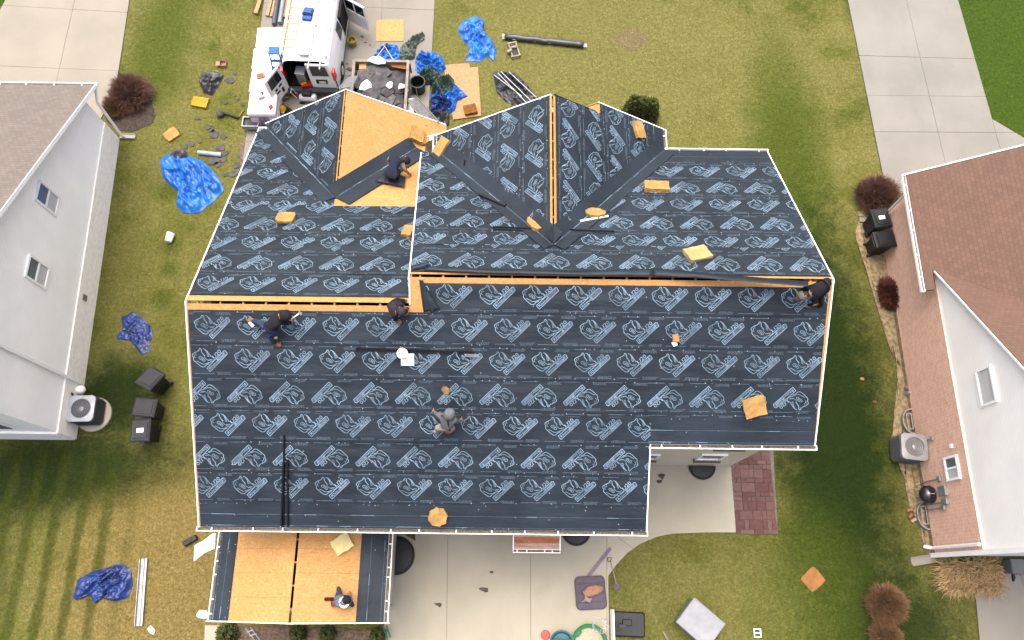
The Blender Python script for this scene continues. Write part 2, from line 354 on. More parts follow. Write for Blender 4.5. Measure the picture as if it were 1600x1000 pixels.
def plate(name, pl, xy, mat, parent, h0=-.03, h1=0., label=None):
    poly = [on(pl, x, y) for x, y in xy]
    a = sum(poly[i].x*poly[(i+1) % len(poly)].y-poly[(i+1) % len(poly)].x*poly[i].y for i in range(len(poly)))
    if a < 0: poly.reverse()
    mb = MB(); mb.prism(poly, (0, 0, h0), (0, 0, h1)); o = mb.build(name, mat, parent)
    if label: o['label'] = label
    return o
def frame(pl, org, e1):
    n = Vector((-pl[0], -pl[1], 1)).normalized(); e1 = Vector(e1); return Vector(org), e1, n.cross(e1), n
g = .04
xr = lambda y: xF+(Ip.x-xF)*(y-yL)/(yNL-yL)       # left rake on the front slope
xs = lambda y: xG+(Tp.x-xG)*(y-yR)/(Tp.y-yR)      # step rake
xe = lambda y: xE+(Np.x-xE)*(y-yR)/(yNR-yR)       # right rake
# decking
plate('roof_deck', SP, [(xA, yS), (xB, yS), (xC, yS2), (xD, yS2), (xE, yR-g), (xG, yR-g), (xG, yL-g), (xF, yL-g)], OSB, house)
plate('roof_deck', NL, [(xF, yL+g), (xG, yL+g), (xs(y1f), y1f), (X1, y1f), (xr(y1f), y1f)], OSB, house)
v1 = valley(G1L, NL, yNL); v1r = valley(G1R, NL, 12.6)
plate('roof_deck', NL, [(xr(y1f), y1f), (X1, y1f), (v1, yNL), (Ip.x, yNL)], OSB, house)
plate('roof_deck', NL, [(X1, y1f), (xs(y1f), y1f), (xs(12.9), 12.9), (valley(G1R, NL, 12.9), 12.9)], OSB, house)
plate('roof_deck', NR, [(xG, yR+g), (xE, yR+g), (xe(y2f), y2f), (xs(y2f), y2f)], OSB, house)
v2l, v2r = valley(G2L, NR, 12.0), valley(G2R, NR, yNR)
plate('roof_deck', NR, [(xs(y2f), y2f), (X2, y2f), (v2l, 12.0), (xs(12.0), 12.0)], OSB, house)
plate('roof_deck', NR, [(X2, y2f), (xe(y2f), y2f), (Np.x, yNR), (v2r, yNR)], OSB, house)
hw1 = 2.95
plate('roof_deck', G1L, [(X1-g*.4, y1f), (X1-g*.4, Y1), (X1-hw1, Y1), (valley(G1L, NL, yNL), yNL)], OSB, house)
m_ = X1+hw1-.15
for i, (a, b) in enumerate(((0, 1.22), (1.223, 2.44), (2.443, 2.9))):      # bare boards on the right of the left front gable
    xa, xb = X1+(g*.6 if i == 0 else a), X1+b
    ya = lambda x: yL+(8.26-(Z1-PG*(x-X1)))/.531
    plate('osb_panel', G1R, [(xa, ya(xa)), (xb, ya(xb)), (xb, Y1), (xa, Y1)], OSB, house, -.03, .004)
G2LEX, G2REX = -2.25, RP(1035, 207, G2R).x
plate('roof_deck', G2L, [(X2-.022, y2f), (X2-.022, Y2), (G2LEX, Y2), (G2LEX, yR+(8.62-on(G2L, G2LEX, 0).z)/.531)], OSB, house)
pa_ = RP(935, 155, G2R); pe_ = RP(1035, 207, G2R); yP = (pa_.y+pe_.y)/2; xP = pa_.x
plate('roof_deck', G2R, [(X2+.022, y2f), (X2+.022, Y2), (xP, Y2), (xP, yP), (pe_.x, yP), (pe_.x, yR+(8.62-on(G2R, pe_.x, 0).z)/.531)], OSB, house)
mb = MB(); za = on(G2R, xP, 0).z-.01
mb.prism([xyz(xP, yP, za), xyz(xP-.62, yP, za-.40), xyz(xP-.62, Y2-.1, za-.40), xyz(xP, Y2-.1, za)], (0, 0, -.03), (0, 0, 0)); mb.build('osb_panel', OSB, house)
# rafters seen through the open ridges, ridge boards
def rafters(x0, x1, y, z, dx, nm='rafter'):
    n = int((x1-x0)/dx)
    for i in range(n+1):
        x = x0+.25+i*dx
        if x > x1: break
        mb = MB(); mb.box((x, y, z-.075), (.045, .16, .07)); mb.build(nm, WOOD, house)
rafters(xF, xG, yL, on(SP, 0, yL).z-.05, .56); rafters(xG, xE, yR, on(SP, 0, yR).z-.05, .56)
for i in range(8): 
    mb = MB(); mb.box((X2, y2f+.3+i*.56, Z2-.10), (.14, .045, .07)); mb.build('rafter', WOOD, house)
for i in range(7):
    mb = MB(); mb.box((X1, y1f+.2+i*.52, Z1-.08), (.1, .045, .07)); mb.build('rafter', WOOD, house)
# walls under the roof
BRICKT = None
def siding_mat(name, col, step=.13, axis=2):
    m, n, bs = nodes(name); bs.inputs['Roughness'].default_value = .6
    tc = n.nodes.new('ShaderNodeTexCoord'); sx = n.nodes.new('ShaderNodeSeparateXYZ'); n.links.new(tc.outputs['Object'], sx.inputs[0])
    f = mth(n, 'FRACT', mth(n, 'DIVIDE', sx.outputs[axis], step))
    o = mixc(n, ramp(n, noi(n, .8, 4), .3, .7), tuple(x*.96 for x in col), tuple(min(1, x*1.04) for x in col))
    o = mixc(n, ramp(n, f, .0, .12, .4, 0), o, tuple(x*.5 for x in col))  # shadow under each siding lap, painted in as a dark line
    n.links.new(o, bs.inputs['Base Color']); bump(n, bs, f, .6, .02); return m
SIDEB = siding_mat('beige_siding', C('#d8cbb8', 2.0)); SIDEW = siding_mat('white_siding', (.90, .89, .87)); SIDEL = siding_mat('pale_grey_siding', (.90, .89, .87))
def wallpoly(name, pts, thick, mat, parent):
    mb = MB(); n = (Vector(pts[1])-Vector(pts[0])).cross(Vector(pts[2])-Vector(pts[1])).normalized()
    mb.prism(pts, (0, 0, 0), tuple(-n*thick)); return mb.build(name, mat, parent)
wx0, wx1, wys, wys2 = xA+.35, xD-.3, yS+.4, 3.74
xst = xB-.25
u = -.06
mb = MB(); mb.box(((wx0+xst)/2, wys+.1, 2.65), (xst-wx0, .2, 5.3)); mb.build('wall', SIDEB, house)
wallpoly('wall', [xyz(xst, wys+.2, 0), xyz(xst, wys2, 0), on(SP, xst, wys2, u), on(SP, xst, wys+.2, u)], .2, SIDEB, house)
rear = MB(); rear.box(((xst+wx1)/2, wys2+.1, 3.2), (wx1-xst, .2, 6.4)); rearw = rear.build('wall', SIDEB, house)
wallpoly('wall', [xyz(wx1, wys2+.2, 0), xyz(wx1, yNR-.4, 0), on(NR, wx1, yNR-.4, u), on(NR, wx1, yR, -.3), on(SP, wx1, wys2+.2, u)], .2, SIDEB, house)
wallpoly('wall', [xyz(wx0, yNL-.3, 0), xyz(wx0, wys+.2, 0), on(SP, wx0, wys+.2, u), on(SP, wx0, yL, -.3), on(NL, wx0, yNL-.3, u)], .2, SIDEB, house)
mb = MB(); mb.box(((wx0+xs(12))/2, yNL-.4, 2.15), (xs(12)-wx0-.2, .2, 4.3)); mb.build('wall', SIDEB, house)
mb = MB(); mb.box(((xs(12)+wx1)/2, yNR-.5, 2.7), (wx1-xs(12)-.2, .2, 5.4)); mb.build('wall', SIDEB, house)
wallpoly('wall', [xyz(xs(12)+.15, yNL-.5, 0), xyz(xs(12)+.15, yR, 0), on(NR, xs(12)+.15, yR, -.3), on(NR, xs(12)+.15, Tp.y, u)], .1, SIDEB, house)
wallpoly('gable_wall', [xyz(X1+hw1-.35, Y1-.35, 2.5), xyz(X1-hw1+.35, Y1-.35, 2.5), on(G1L, X1-hw1+.35, 0, u)+xyz(0, Y1-.35, 0), on(G1L, X1, 0, u-.03)+xyz(0, Y1-.35, 0), on(G1R, X1+hw1-.35, 0, u)+xyz(0, Y1-.35, 0)], .15, SIDEB, house)
wallpoly('gable_wall', [xyz(4.1, Y2-.35, 0), xyz(-2.0, Y2-.35, 0), on(G2L, -2.0, 0, u)+xyz(0, Y2-.35, 0), on(G2L, X2, 0, u-.03)+xyz(0, Y2-.35, 0), on(G2R, 4.1, 0, u)+xyz(0, Y2-.35, 0)], .15, SIDEB, house)
mb = MB(); mb.prism([xyz(wx0+.2, wys+.3, 4.2), xyz(xst-.3, wys+.3, 4.2), xyz(xst-.3, wys2+.3, 4.2), xyz(wx1-.2, wys2+.3, 4.2), xyz(wx1-.2, yNR-.7, 4.2), xyz(wx0+.2, yNR-.7, 4.2)], (0, 0, 0), (0, 0, .1)); mb.build('attic_floor', DARKHOLE, house)

# ---- printed underlayment
def text_mesh(body, size):
    cu = bpy.data.curves.new('t', 'FONT'); cu.body = body; cu.size = size; cu.resolution_u = 2; cu.offset = .004
    o = bpy.data.objects.new('t', cu); COL.objects.link(o); dg = bpy.context.evaluated_depsgraph_get(); dg.update()
    me = o.evaluated_get(dg).to_mesh(); me.calc_loop_triangles()
    T = [[(me.vertices[i].co.x, me.vertices[i].co.y) for i in t.vertices] for t in me.loop_triangles]
    o.evaluated_get(dg).to_mesh_clear(); bpy.data.objects.remove(o); bpy.data.curves.remove(cu); return T
def ribbon(pts, w):
    q = []
    for a, b in zip(pts, pts[1:]):
        dx, dy = b[0]-a[0], b[1]-a[1]; l = math.hypot(dx, dy) or 1; ox, oy = -dy/l*w/2, dx/l*w/2; ex, ey = dx/l*w*.3, dy/l*w*.3
        q.append([(a[0]-ex-ox, a[1]-ey-oy), (b[0]+ex-ox, b[1]+ey-oy), (b[0]+ex+ox, b[1]+ey+oy), (a[0]-ex+ox, a[1]-ey+oy)])
    return q
def smooth2(p, n=2, closed=False):
    for _ in range(n):
        o = [] if closed else [p[0]]
        for a, b in zip(p, p[1:]+([p[0]] if closed else [])): o += [(a[0]*.75+b[0]*.25, a[1]*.75+b[1]*.25), (a[0]*.25+b[0]*.75, a[1]*.25+b[1]*.75)]
        p = o if closed else o+[p[-1]]
    return p
def make_logo():
    k = .00157; T = lambda L: [((x-425)*k, (342-y)*k*1.06) for x, y in L]
    P = []
    def line(L, w=.016, sm=1, closed=False):
        w *= .86; L = smooth2(T(L), sm, closed); P.extend([(q, 1) for q in ribbon(L+([L[0]] if closed else []), w)])
    line([(150, 262), (192, 232), (246, 214), (268, 162), (300, 200), (292, 232), (322, 262), (346, 290)], .017)
    line([(150, 262), (144, 285), (166, 312), (158, 350), (200, 388), (242, 426), (292, 458), (332, 452), (356, 420), (402, 402)], .018)
    line([(210, 368), (252, 384), (300, 414), (352, 408), (400, 384), (462, 368), (492, 340), (478, 308), (440, 292)], .014)
    line([(318, 176), (346, 182), (376, 204), (404, 244), (440, 292)], .016)
    line([(346, 186), (378, 236), (384, 292), (412, 296), (398, 256), (372, 212)], .012)
    line([(172, 262), (186, 284), (178, 306), (198, 318)], .011)
    line([(205, 236), (196, 262), (212, 276)], .010)
    line([(252, 300), (282, 296), (316, 318), (348, 362), (318, 372), (288, 344), (262, 338), (246, 318)], .012, 1, True)
    line([(274, 318), (300, 330), (316, 352)], .014)
    line([(330, 300), (352, 330), (384, 352), (420, 340), (462, 338)], .011)
    line([(392, 356), (420, 352), (446, 356)], .010)
    line([(300, 232), (318, 256), (330, 284)], .010)
    line([(268, 190), (276, 212)], .009)
    # banner
    a, b = (392, 494), (676, 226); dx, dy = b[0]-a[0], b[1]-a[1]; l = math.hypot(dx, dy); t = (dx/l, dy/l); o = (-t[1], t[0]); hw = 36
    pt = lambda s, w: (a[0]+t[0]*s+o[0]*w, a[1]+t[1]*s+o[1]*w)
    line([pt(-4, -hw), pt(l, -hw), pt(l+16, -hw*.4), pt(l+4, hw), pt(-4, hw)], .018, 0, True)
    P.append((T([pt(l*.5, -hw+6), pt(l, -hw+6), pt(l-2, hw-6), pt(l*.5, hw-6)]), 2))
    ang = math.atan2(-dy*1.06, dx); ca, sa = math.cos(ang), math.sin(ang)
    def word(body, s, w, size):
        tr = text_mesh(body, 1.0); wid = max(p[0] for q in tr for p in q); org = T([pt(s, w)])[0]
        sx = size[0]/wid; sy = size[1]/.72
        for q in tr:
            P.append(([(org[0]+x*sx*ca-y*sy*sa, org[1]+x*sx*sa+y*sy*ca) for x, y in q], 1))
    word('RhinoRoof', 14, 22, (l*.93*k, 46*k)); word('U20', l*.47, -hw-14, (l*.44*k, 62*k))
    out = []
    for q, m in P:
        ar = sum(q[i][0]*q[(i+1) % len(q)][1]-q[(i+1) % len(q)][0]*q[i][1] for i in range(len(q)))
        out.append((q if ar > 0 else q[::-1], m))
    return out
LOGO = make_logo()
def cclip(q, poly):
    for i in range(len(poly)):
        a, b = poly[i], poly[(i+1) % len(poly)]
        q = clip2(q, a, (-(b[1]-a[1]), b[0]-a[0]))
        if len(q) < 3: return []
    return q
def inside(p, poly, r=0):
    for i in range(len(poly)):
        a, b = poly[i], poly[(i+1) % len(poly)]; l = math.hypot(b[0]-a[0], b[1]-a[1]) or 1
        if (-(b[1]-a[1])*(p[0]-a[0])+(b[0]-a[0])*(p[1]-a[1]))/l < r: return False
    return True
SEED = [0]
def felt_area(fr, poly3, t0, width, up, logos=True, mats=None, name='underlayment_sheet', lines=(), h=0., parent=None, flip0=0, nails=True, spacing=1.05, amp=1., flips=None):
    parent = parent or house; O, e1, e2, n = fr
    poly = [((p-O).dot(e1), (p-O).dot(e2)) for p in poly3]
    ar = sum(poly[i][0]*poly[(i+1) % len(poly)][1]-poly[(i+1) % len(poly)][0]*poly[i][1] for i in range(len(poly)))
    if ar < 0: poly.reverse()
    lo, hi = min(p[1] for p in poly), max(p[1] for p in poly); k = math.floor((lo-t0)/width+1e-6); dots = MB()
    while t0+k*width < hi-.02:
        a, b = t0+k*width, t0+(k+1)*width; k += 1; SEED[0] += 1; sd_ = SEED[0]*3.7; rnd = random.Random(SEED[0])
        q = clip2(clip2(poly, (0, a), (0, 1)), (0, b), (0, -1))
        if len(q) < 3: continue
        def hh(s, t):
            f = (t-a)/(b-a); f = f if up > 0 else 1-f
            w = noise.noise((s*.6, t*4.2, sd_))*.018+noise.noise((s*2.6, t*2.0, sd_+9))*.009+(1-abs(noise.noise((s*1.1+t*.8, t*3, sd_+3)))*3 if noise.noise((s*.35, t*.6, sd_)) > .12 else 0)*.006
            return h+.030-.010*f+w*amp
        def P3(s, t, d=0): return O+e1*s+e2*t+n*(hh(s, t)+d)
        mb = MB(); s0, s1 = min(p[0] for p in q), max(p[0] for p in q); tt0, tt1 = min(p[1] for p in q), max(p[1] for p in q)
        ns, nt = max(1, int((s1-s0)/.11)), max(1, int((tt1-tt0)/.07)); key = {}
        def vid(p):
            kk = (round(p[0], 4), round(p[1], 4))
            if kk not in key: key[kk] = len(mb.v); mb.v.append(tuple(P3(*p)))
            return key[kk]
        for i in range(ns):
            for j in range(nt):
                c = [(s0+(s1-s0)*(i+x)/ns, tt0+(tt1-tt0)*(j+y)/nt) for x, y in ((0, 0), (1, 0), (1, 1), (0, 1))]
                if not all(inside(p, q) for p in c): c = cclip(c, q)
                if len(c) > 2: mb.f.append(tuple(vid(p) for p in c)); mb.m.append(0)
        ed = [i for i in range(len(q))]
        for i in ed:                                # a lip so the sheet is not paper thin
            p0, p1 = q[i], q[(i+1) % len(q)]
            mb.add([P3(*p0), P3(*p1), P3(*p1, -.012), P3(*p0, -.012)], [(0, 3, 2, 1)])
        def put(pg, mi, d=.011):
            mb.mi = mi; mb.add([P3(x, y, d) for x, y in pg], [tuple(range(len(pg)))]); mb.mi = 0
        def rect(x, y, w, hgt, mi):
            pg = cclip([(x, y), (x+w, y), (x+w, y+hgt), (x, y+hgt)], q)
            if len(pg) > 2: put(pg, mi)
        if logos:
            fl = (flips[k-1] if flips and 0 <= k-1 < len(flips) else (k+flip0) % 2); sg = -1 if fl else 1; off = rnd.random()*spacing; tc = (a+b)/2; s = math.floor(s0)-2+off
            while s < s1+1:
                if s > s0-.5:
                    full = all(inside((s+dx, tc+dy), q, 0) for dx in (-.45, .45) for dy in (-.32, .32))
                    for pg, mi in LOGO:
                        pg = [(s+sg*x, tc+sg*y) for x, y in pg]
                        if not full: pg = cclip(pg, q)
                        if len(pg) > 2: put(pg, mi, .015 if mi == 1 else .011)
                    for e in (a+.04, b-.12):        # small print by the laps
                        xx = s+rnd.uniform(.1, .3)
                        for r_ in range(3):
                            x_ = xx-rnd.uniform(0, .05)
                            while x_ < xx+.30:
                                w_ = rnd.uniform(.015, .06); rect(x_, e+r_*.026, w_, .017, 2); x_ += w_+.012
                    rect(s-.42, a+.055, .5, .018, 2); rect(s-.45, b-.06, .42, .018, 2)
                s += spacing
        for ln in lines:
            x_ = s0
            while x_ < s1: rect(x_, ln, .3, .012, 2 if rnd.random() < .75 else 1); x_ += .3
        mb.build(name, mats or [FELT, PRINT, PRINTM], parent, smooth=True)
        if nails:
            for e, st in ((a+.02, .17), (b-.03, .2), ((a+b)/2, .9)):
                s = s0
                while s < s1:
                    p = (s+rnd.uniform(-.05, .05), e+rnd.uniform(-.02, .02)+(rnd.uniform(-.3, .3) if st > .5 else 0)); s += st
                    if rnd.random() < .8 and inside(p, q, .03):
                        c = P3(*p, .014); r = rnd.uniform(.009, .017); dots.add([c+e1*(r*math.cos(z*1.257))+e2*(r*math.sin(z*1.257)) for z in range(5)], [(0, 1, 2, 3, 4)])
    if dots.f: tag(dots.build('cap_nails', NAIL, parent), kind='stuff')
LN = [SHIELD, PRINT, PRINTM]
K = math.sqrt(1+.576**2); KN = math.sqrt(1+.531**2); KG = math.sqrt(1+PG**2)
fS = frame(SP, on(SP, 0, yS), (1, 0, 0))
tL = (yL-yS)*K; tR = (yR-yS)*K; t2 = (yS2-yS)*K; EV = .70; CW = .835
xlS = lambda y: xA+(xF-xA)*(y-yS)/(yL-yS)+.05; xrS = lambda y: xD+(xE-xD)*(y-yS2)/(yR-yS2)-.04-.05*max(0, min(1, (y-4.6)/1.5))
xbS = lambda y: xB+(xC-xB)*(y-yS)/(yS2-yS)-.02
yy = lambda t: yS+t/K
def quad(pl, l): return [on(pl, x, y) for x, y in l]
# rear slope : eave membranes then courses
felt_area(fS, quad(SP, [(xlS(yS), yS), (xbS(yS), yS), (xbS(yy(EV)), yy(EV)), (xlS(yy(EV)), yy(EV))]), 0, EV, 1, False, LN, 'eave_membrane', (.05, .36), amp=.5)
felt_area(fS, quad(SP, [(xC-.06, yS2), (xrS(yS2), yS2), (xrS(yy(t2+EV)), yy(t2+EV)), (xC-.06, yy(t2+EV))]), t2, EV, 1, False, LN, 'eave_membrane', (t2+.05, t2+.36), h=.012, amp=.5)
felt_area(fS, quad(SP, [(xlS(yy(EV)), yy(EV)), (xbS(yy(EV)), yy(EV)), (xbS(yS2), yS2), (xlS(yS2), yS2)]), EV, CW, 1, flips=[0, 1, 0])
tmid = t2+EV
felt_area(fS, quad(SP, [(xlS(yS2), yS2), (xbS(yS2), yS2), (xC-.01, yS2), (xC-.01, yy(tmid)), (xlS(yy(tmid)), yy(tmid))]), EV, CW, 1, flips=[0, 1, 0, 1, 0, 0, 0])
felt_area(fS, quad(SP, [(xlS(yy(tmid)), yy(tmid)), (xrS(yy(tmid)), yy(tmid)), (xrS(yL-.17), yL-.17), (xlS(yL-.17), yL-.17)]), EV, CW, 1, flips=[0, 1, 0, 1, 0, 0, 0, 0])
felt_area(fS, quad(SP, [(xG+.5, yL-.17), (xrS(yL-.17), yL-.17), (xrS(yR-.16), yR-.16), (xG+.34, yR-.16)]), EV, CW, 1, flips=[0]*9)
# left front slope
fN = frame(NL, on(NL, 0, yL), (1, 0, 0)); ya = 9.98
felt_area(fN, quad(NL, [(xr(yL+.2)+.03, yL+.2), (xG-.02, yL+.2), (xs(ya)-.02, ya), (xr(ya)+.03, ya)]), .226, CW, -1, flip0=1)
xk = RP(520, 325, NL).x
felt_area(fN, quad(NL, [(xr(ya)+.03, ya), (xk, ya), (X1-.02, y1f), (v1, yNL), (Ip.x+.03, yNL)]), .226, CW, -1, flip0=1)
# right front slope
fN = frame(NR, on(NR, 0, yR), (1, 0, 0))
felt_area(fN, quad(NR, [(xs(yR+.1)+.02, yR+.1), (xe(yR+.1)-.03, yR+.1), (xe(y2f)-.03, y2f), (xs(y2f)+.02, y2f)]), .115, CW, -1, flip0=0)
felt_area(fN, quad(NR, [(xs(y2f)+.02, y2f), (X2, y2f), (v2l, 12.0), (xs(12.0)+.02, 12.0)]), .115, CW, -1, flip0=0)
te = (yNR-.55-yR)*KN
felt_area(fN, quad(NR, [(X2, y2f), (xe(y2f)-.03, y2f), (xe(yNR-.55)-.03, yNR-.55), (valley(G2R, NR, yNR-.55), yNR-.55)]), .115, CW, -1, flip0=0)
felt_area(fN, quad(NR, [(valley(G2R, NR, yNR-.55), yNR-.55), (xe(yNR-.55)-.03, yNR-.55), (xe(yNR)-.02, yNR), (v2r, yNR)]), te, .7, -1, False, LN, 'eave_membrane', (te+.25,), amp=.5)
# gable slopes (courses run with the gable ridge)
yv1 = lambda x: yL+(8.26-on(G1L, x, 0).z)/.531
f1 = frame(G1L, on(G1L, X1, Y1), (0, -1, 0))
felt_area(f1, quad(G1L, [(X1-.05, yv1(X1)), (X1-.05, Y1-.02), (X1-hw1+.02, Y1-.02), (X1-hw1+.02, yv1(X1-hw1+.02))]), -.06-CW*6, CW, 1, flip0=1)
yv2 = lambda x: yR+(8.62-on(G2L, x, 0).z)/.531
f2 = frame(G2L, on(G2L, X2, Y2), (0, -1, 0))
felt_area(f2, quad(G2L, [(X2-.075, yv2(X2)), (X2-.075, Y2-.02), (G2LEX+.02, Y2-.02), (G2LEX+.02, yv2(G2LEX))]), -.12-CW*6, CW, 1)
yv3 = lambda x: yR+(8.62-on(G2R, x, 0).z)/.531
f3 = frame(G2R, on(G2R, X2, Y2), (0, -1, 0))
felt_area(f3, quad(G2R, [(X2+.075, yv3(X2)), (X2+.075, Y2-.02), (xP+.03, Y2-.02), (xP+.03, yv3(xP))]), .12, CW, -1, spacing=.95)
felt_area(f3, quad(G2R, [(xP+.03, yv3(xP)), (xP+.03, yP-.02), (pe_.x-.5, yP-.02), (pe_.x-.5, yv3(pe_.x-.5))]), .12, CW, -1, spacing=.95)
tq = (pe_.x-.5-X2)*KG
felt_area(f3, quad(G2R, [(pe_.x-.5, yv3(pe_.x-.5)), (pe_.x-.5, yP-.02), (pe_.x, yP-.02), (pe_.x, yv3(pe_.x))]), tq, .7, -1, False, LN, 'eave_membrane', (tq+.2,), amp=.5)
# valley membranes
def band(pl, p, q, side, w=.42, h=.03, lines=True):
    """strip on plane pl along the valley p->q, w wide towards side (xy)"""
    n = Vector((-pl[0], -pl[1], 1)).normalized(); e1 = (q-p).normalized(); e2 = n.cross(e1)
    if e2.xy.dot(Vector(side)) < 0: e1 = -e1; p, q = q, p; e2 = n.cross(e1)
    L = (q-p).length; f = (p, e1, e2, n)
    pl3 = [p, q, q+e2*w-e1*0, p+e2*w]
    felt_area(f, pl3, 0, w, 1, False, LN, 'valley_membrane', (.012,), h=h, nails=False, amp=.5)
def vpt(pa, pb, y): x = valley(pa, pb, y); return on(pb, x, y)
p0, p1 = vpt(G1L, NL, y1f), vpt(G1L, NL, yNL); band(NL, p0, p1, (-1, -1), .42); band(G1L, p0, p1, (1, 1), .12)
p0, p1 = vpt(G1R, NL, y1f), vpt(G1R, NL, 12.75); band(NL, p0+xyz(-.0, 0, 0), p1, (1, -1), .55); band(G1R, p0, p1, (-1, 1), .42)
p0, p1 = vpt(G2L, NR, y2f), vpt(G2L, NR, 12.0); band(NR, p0, p1, (-1, -1), .30); band(G2L, p0, p1, (1, 1), .42)
p0, p1 = vpt(G2R, NR, y2f), vpt(G2R, NR, yNR); band(NR, p0, p1, (1, -1), .34); band(G2R, p0, p1, (-1, 1), .42)
# white rake trim, gutters
def trim(p, q, parent=house, w=.028, hgt=.16, name='rake_trim', up=.03, mat=WHITE):
    p, q = Vector(p), Vector(q); t = (q-p).normalized(); s = t.cross(xyz(0, 0, 1)).normalized(); n = s.cross(t)
    mb = MB(); mb.ob(p, t, s, n, (-.02, (q-p).length+.02), (-w/2, w/2), (-hgt, up)); return mb.build(name, mat, parent)
trim(on(SP, xA, yS), on(SP, xF, yL)); trim(on(SP, xB, yS), on(SP, xC, yS2)); trim(on(SP, xD, yS2), on(SP, xE, yR)); trim(on(NR, xE, yR), on(NR, Np.x, yNR)); trim(on(NL, xF, yL), on(NL, Ip.x, yNL))
trim(on(NR, xG, yR), on(NR, Tp.x, Tp.y)); trim(on(SP, xG, yL), on(SP, xG, yR))
trim(on(G1L, X1-hw1, Y1), on(G1L, X1, Y1)); trim(on(G1R, X1, Y1), on(G1R, X1+hw1-.1, Y1)); trim(on(G2L, G2LEX, Y2), on(G2L, X2-.05, Y2)); trim(on(G2R, X2+.05, Y2), on(G2R, xP-.1, Y2), mat=BLACKP)
trim(on(G2R, xP, yP), on(G2R, pe_.x, yP)); trim((xP-.62, yP, za-.4), (xP, yP, za), mat=WOOD)
def gutter(p, q, out, parent=house, w=.115, d=.11, step=.95):
    p, q, out = Vector(p), Vector(q), Vector(out); t = (q-p).normalized(); L = (q-p).length; n = xyz(0, 0, 1)
    mb = MB()
    mb.ob(p, t, out, n, (0, L), (.0, .012), (-d, .0)); mb.ob(p, t, out, n, (0, L), (.012, w-.02), (-d, -d+.012)); mb.ob(p, t, out, n, (0, L), (w-.012, w+.008), (-d, .010))
    mb.ob(p, t, out, n, (-.012, 0), (0, w+.012), (-d, .01)); mb.ob(p, t, out, n, (L, L+.012), (0, w+.012), (-d, .01))
    g_ = mb.build('gutter', WHITE, parent)
    mb = MB(); mb.ob(p, t, out, n, (.01, L-.01), (.013, w-.021), (-d+.013, -d+.045)); mb.build('leaf_litter', LITTER, g_)
    k = int(L/step)
    for i in range(k+1):
        s = (i+.5)*L/(k+1)+random.uniform(-.12, .12)
        mb = MB(); mb.ob(p, t, out, n, (s-.014, s+.014), (.005, w-.0), (-.012, .006)); mb.build('gutter_hanger', WHITE, g_)
    return g_
gz = -.03
gutter(on(SP, xA-.06, yS, gz), on(SP, xB+.03, yS, gz), (0, -1, 0)); gutter(on(SP, xC-.02, yS2, gz), on(SP, xD+.05, yS2, gz), (0, -1, 0))
gutter(on(NR, v2r+.05, yNR, gz), on(NR, Np.x+.03, yNR, gz), (0, 1, 0)); gutter(on(NL, Ip.x, yNL, gz), on(NL, v1, yNL, gz), (0, 1, 0))
gutter(on(G2R, pe_.x, yv3(pe_.x)+.1, gz), on(G2R, pe_.x, yP, gz), (1, 0, 0))
gutter(on(G2L, G2LEX, Y2, gz)+xyz(-.0, -.55, 0), on(G2L, G2LEX, Y2, gz), (-1, 0, 0))
# rear windows and sills, set in the rear wall
BRKSILL = M('sill_brick', C('#a98f7a'), .9, var=.3, vs_=12)
def rwin(x0, x1, z0, z1, sill=True):
    yw = wys2
    mb = MB()
    for a in ((x0-.06, x0, z0-.06, z1+.06), (x1, x1+.06, z0-.06, z1+.06), (x0, x1, z0-.06, z0), (x0, x1, z1, z1+.06)):
        mb.box(((a[0]+a[1])/2, yw-.02, (a[2]+a[3])/2), (a[1]-a[0], .07, a[3]-a[2]))
    w = mb.build('window', WHITE, house)
    mb = MB(); mb.box(((x0+x1)/2, yw-.004, (z0+z1)/2), (x1-x0, .03, z1-z0)); mb.build('pane', GLASS, w)
    if sill:
        k = int((x1-x0+.2)/.085)
        for i in range(k):
            mb = MB(); mb.box((x0-.1+(i+.5)*(x1-x0+.2)/k, yw-.05, z0-.14), (.07, .14, .12)); mb.build('sill_brick', BRKSILL, w)
rwin(5.95, 6.62, 1.55, 2.4); rwin(4.0, 4.6, 1.5, 2.25); rwin(6.0, 6.75, 3.85, 5.0)
for (px_, py_, r_, z_) in ((632, 868, .58, .34), (900, 835, .46, .4), (1096, 732, .42, .35)): pass
# covers over the basement window wells
def well(px_, py_, yw_or_x, r, side, label, mat=BLACKP):
    c = W(px_, py_); o = thing('window_well_cover', label, 'window well', (c.x, c.y, 0))
    mb = MB(); R = []
    for k, z in ((1.0, 0), (1.0, .10), (.9, .13), (.45, .16), (.02, .17)):
        ring = []
        for q in range(17):
            a = -math.pi/2+math.pi*q/16; ring.append(xyz(math.cos(a)*r*k, math.sin(a)*r*k, z))
        R.append([Matrix.Rotation(side, 3, 'Z') @ p for p in ring])
    mb.loft(R, True, True); mb.build('dome', mat, o, local=True)
    mb = MB()
    for q in range(16):
        a, b = -math.pi/2+math.pi*q/16, -math.pi/2+math.pi*(q+1)/16
        mb.add([Matrix.Rotation(side, 3, 'Z') @ xyz(math.cos(x)*rr, math.sin(x)*rr, z) for x in (a, b) for rr, z in ((r, .11), (r+.03, .11), (r+.03, .02), (r, .02))], [(0, 1, 5, 4), (1, 2, 6, 5), (0, 4, 7, 3), (2, 3, 7, 6)])
    mb.build('rim', mat, o, local=True); return o
well(619, 868, 0, .58, 0, 'black half-round window well cover beside the sunroom wall')
well(900, 830, 0, .44, -math.pi/2, 'black half-round well cover just right of the small bay roof')
well(1096, 729, 0, .42, -math.pi/2, 'black half-round well cover under the rear window by the pavers')
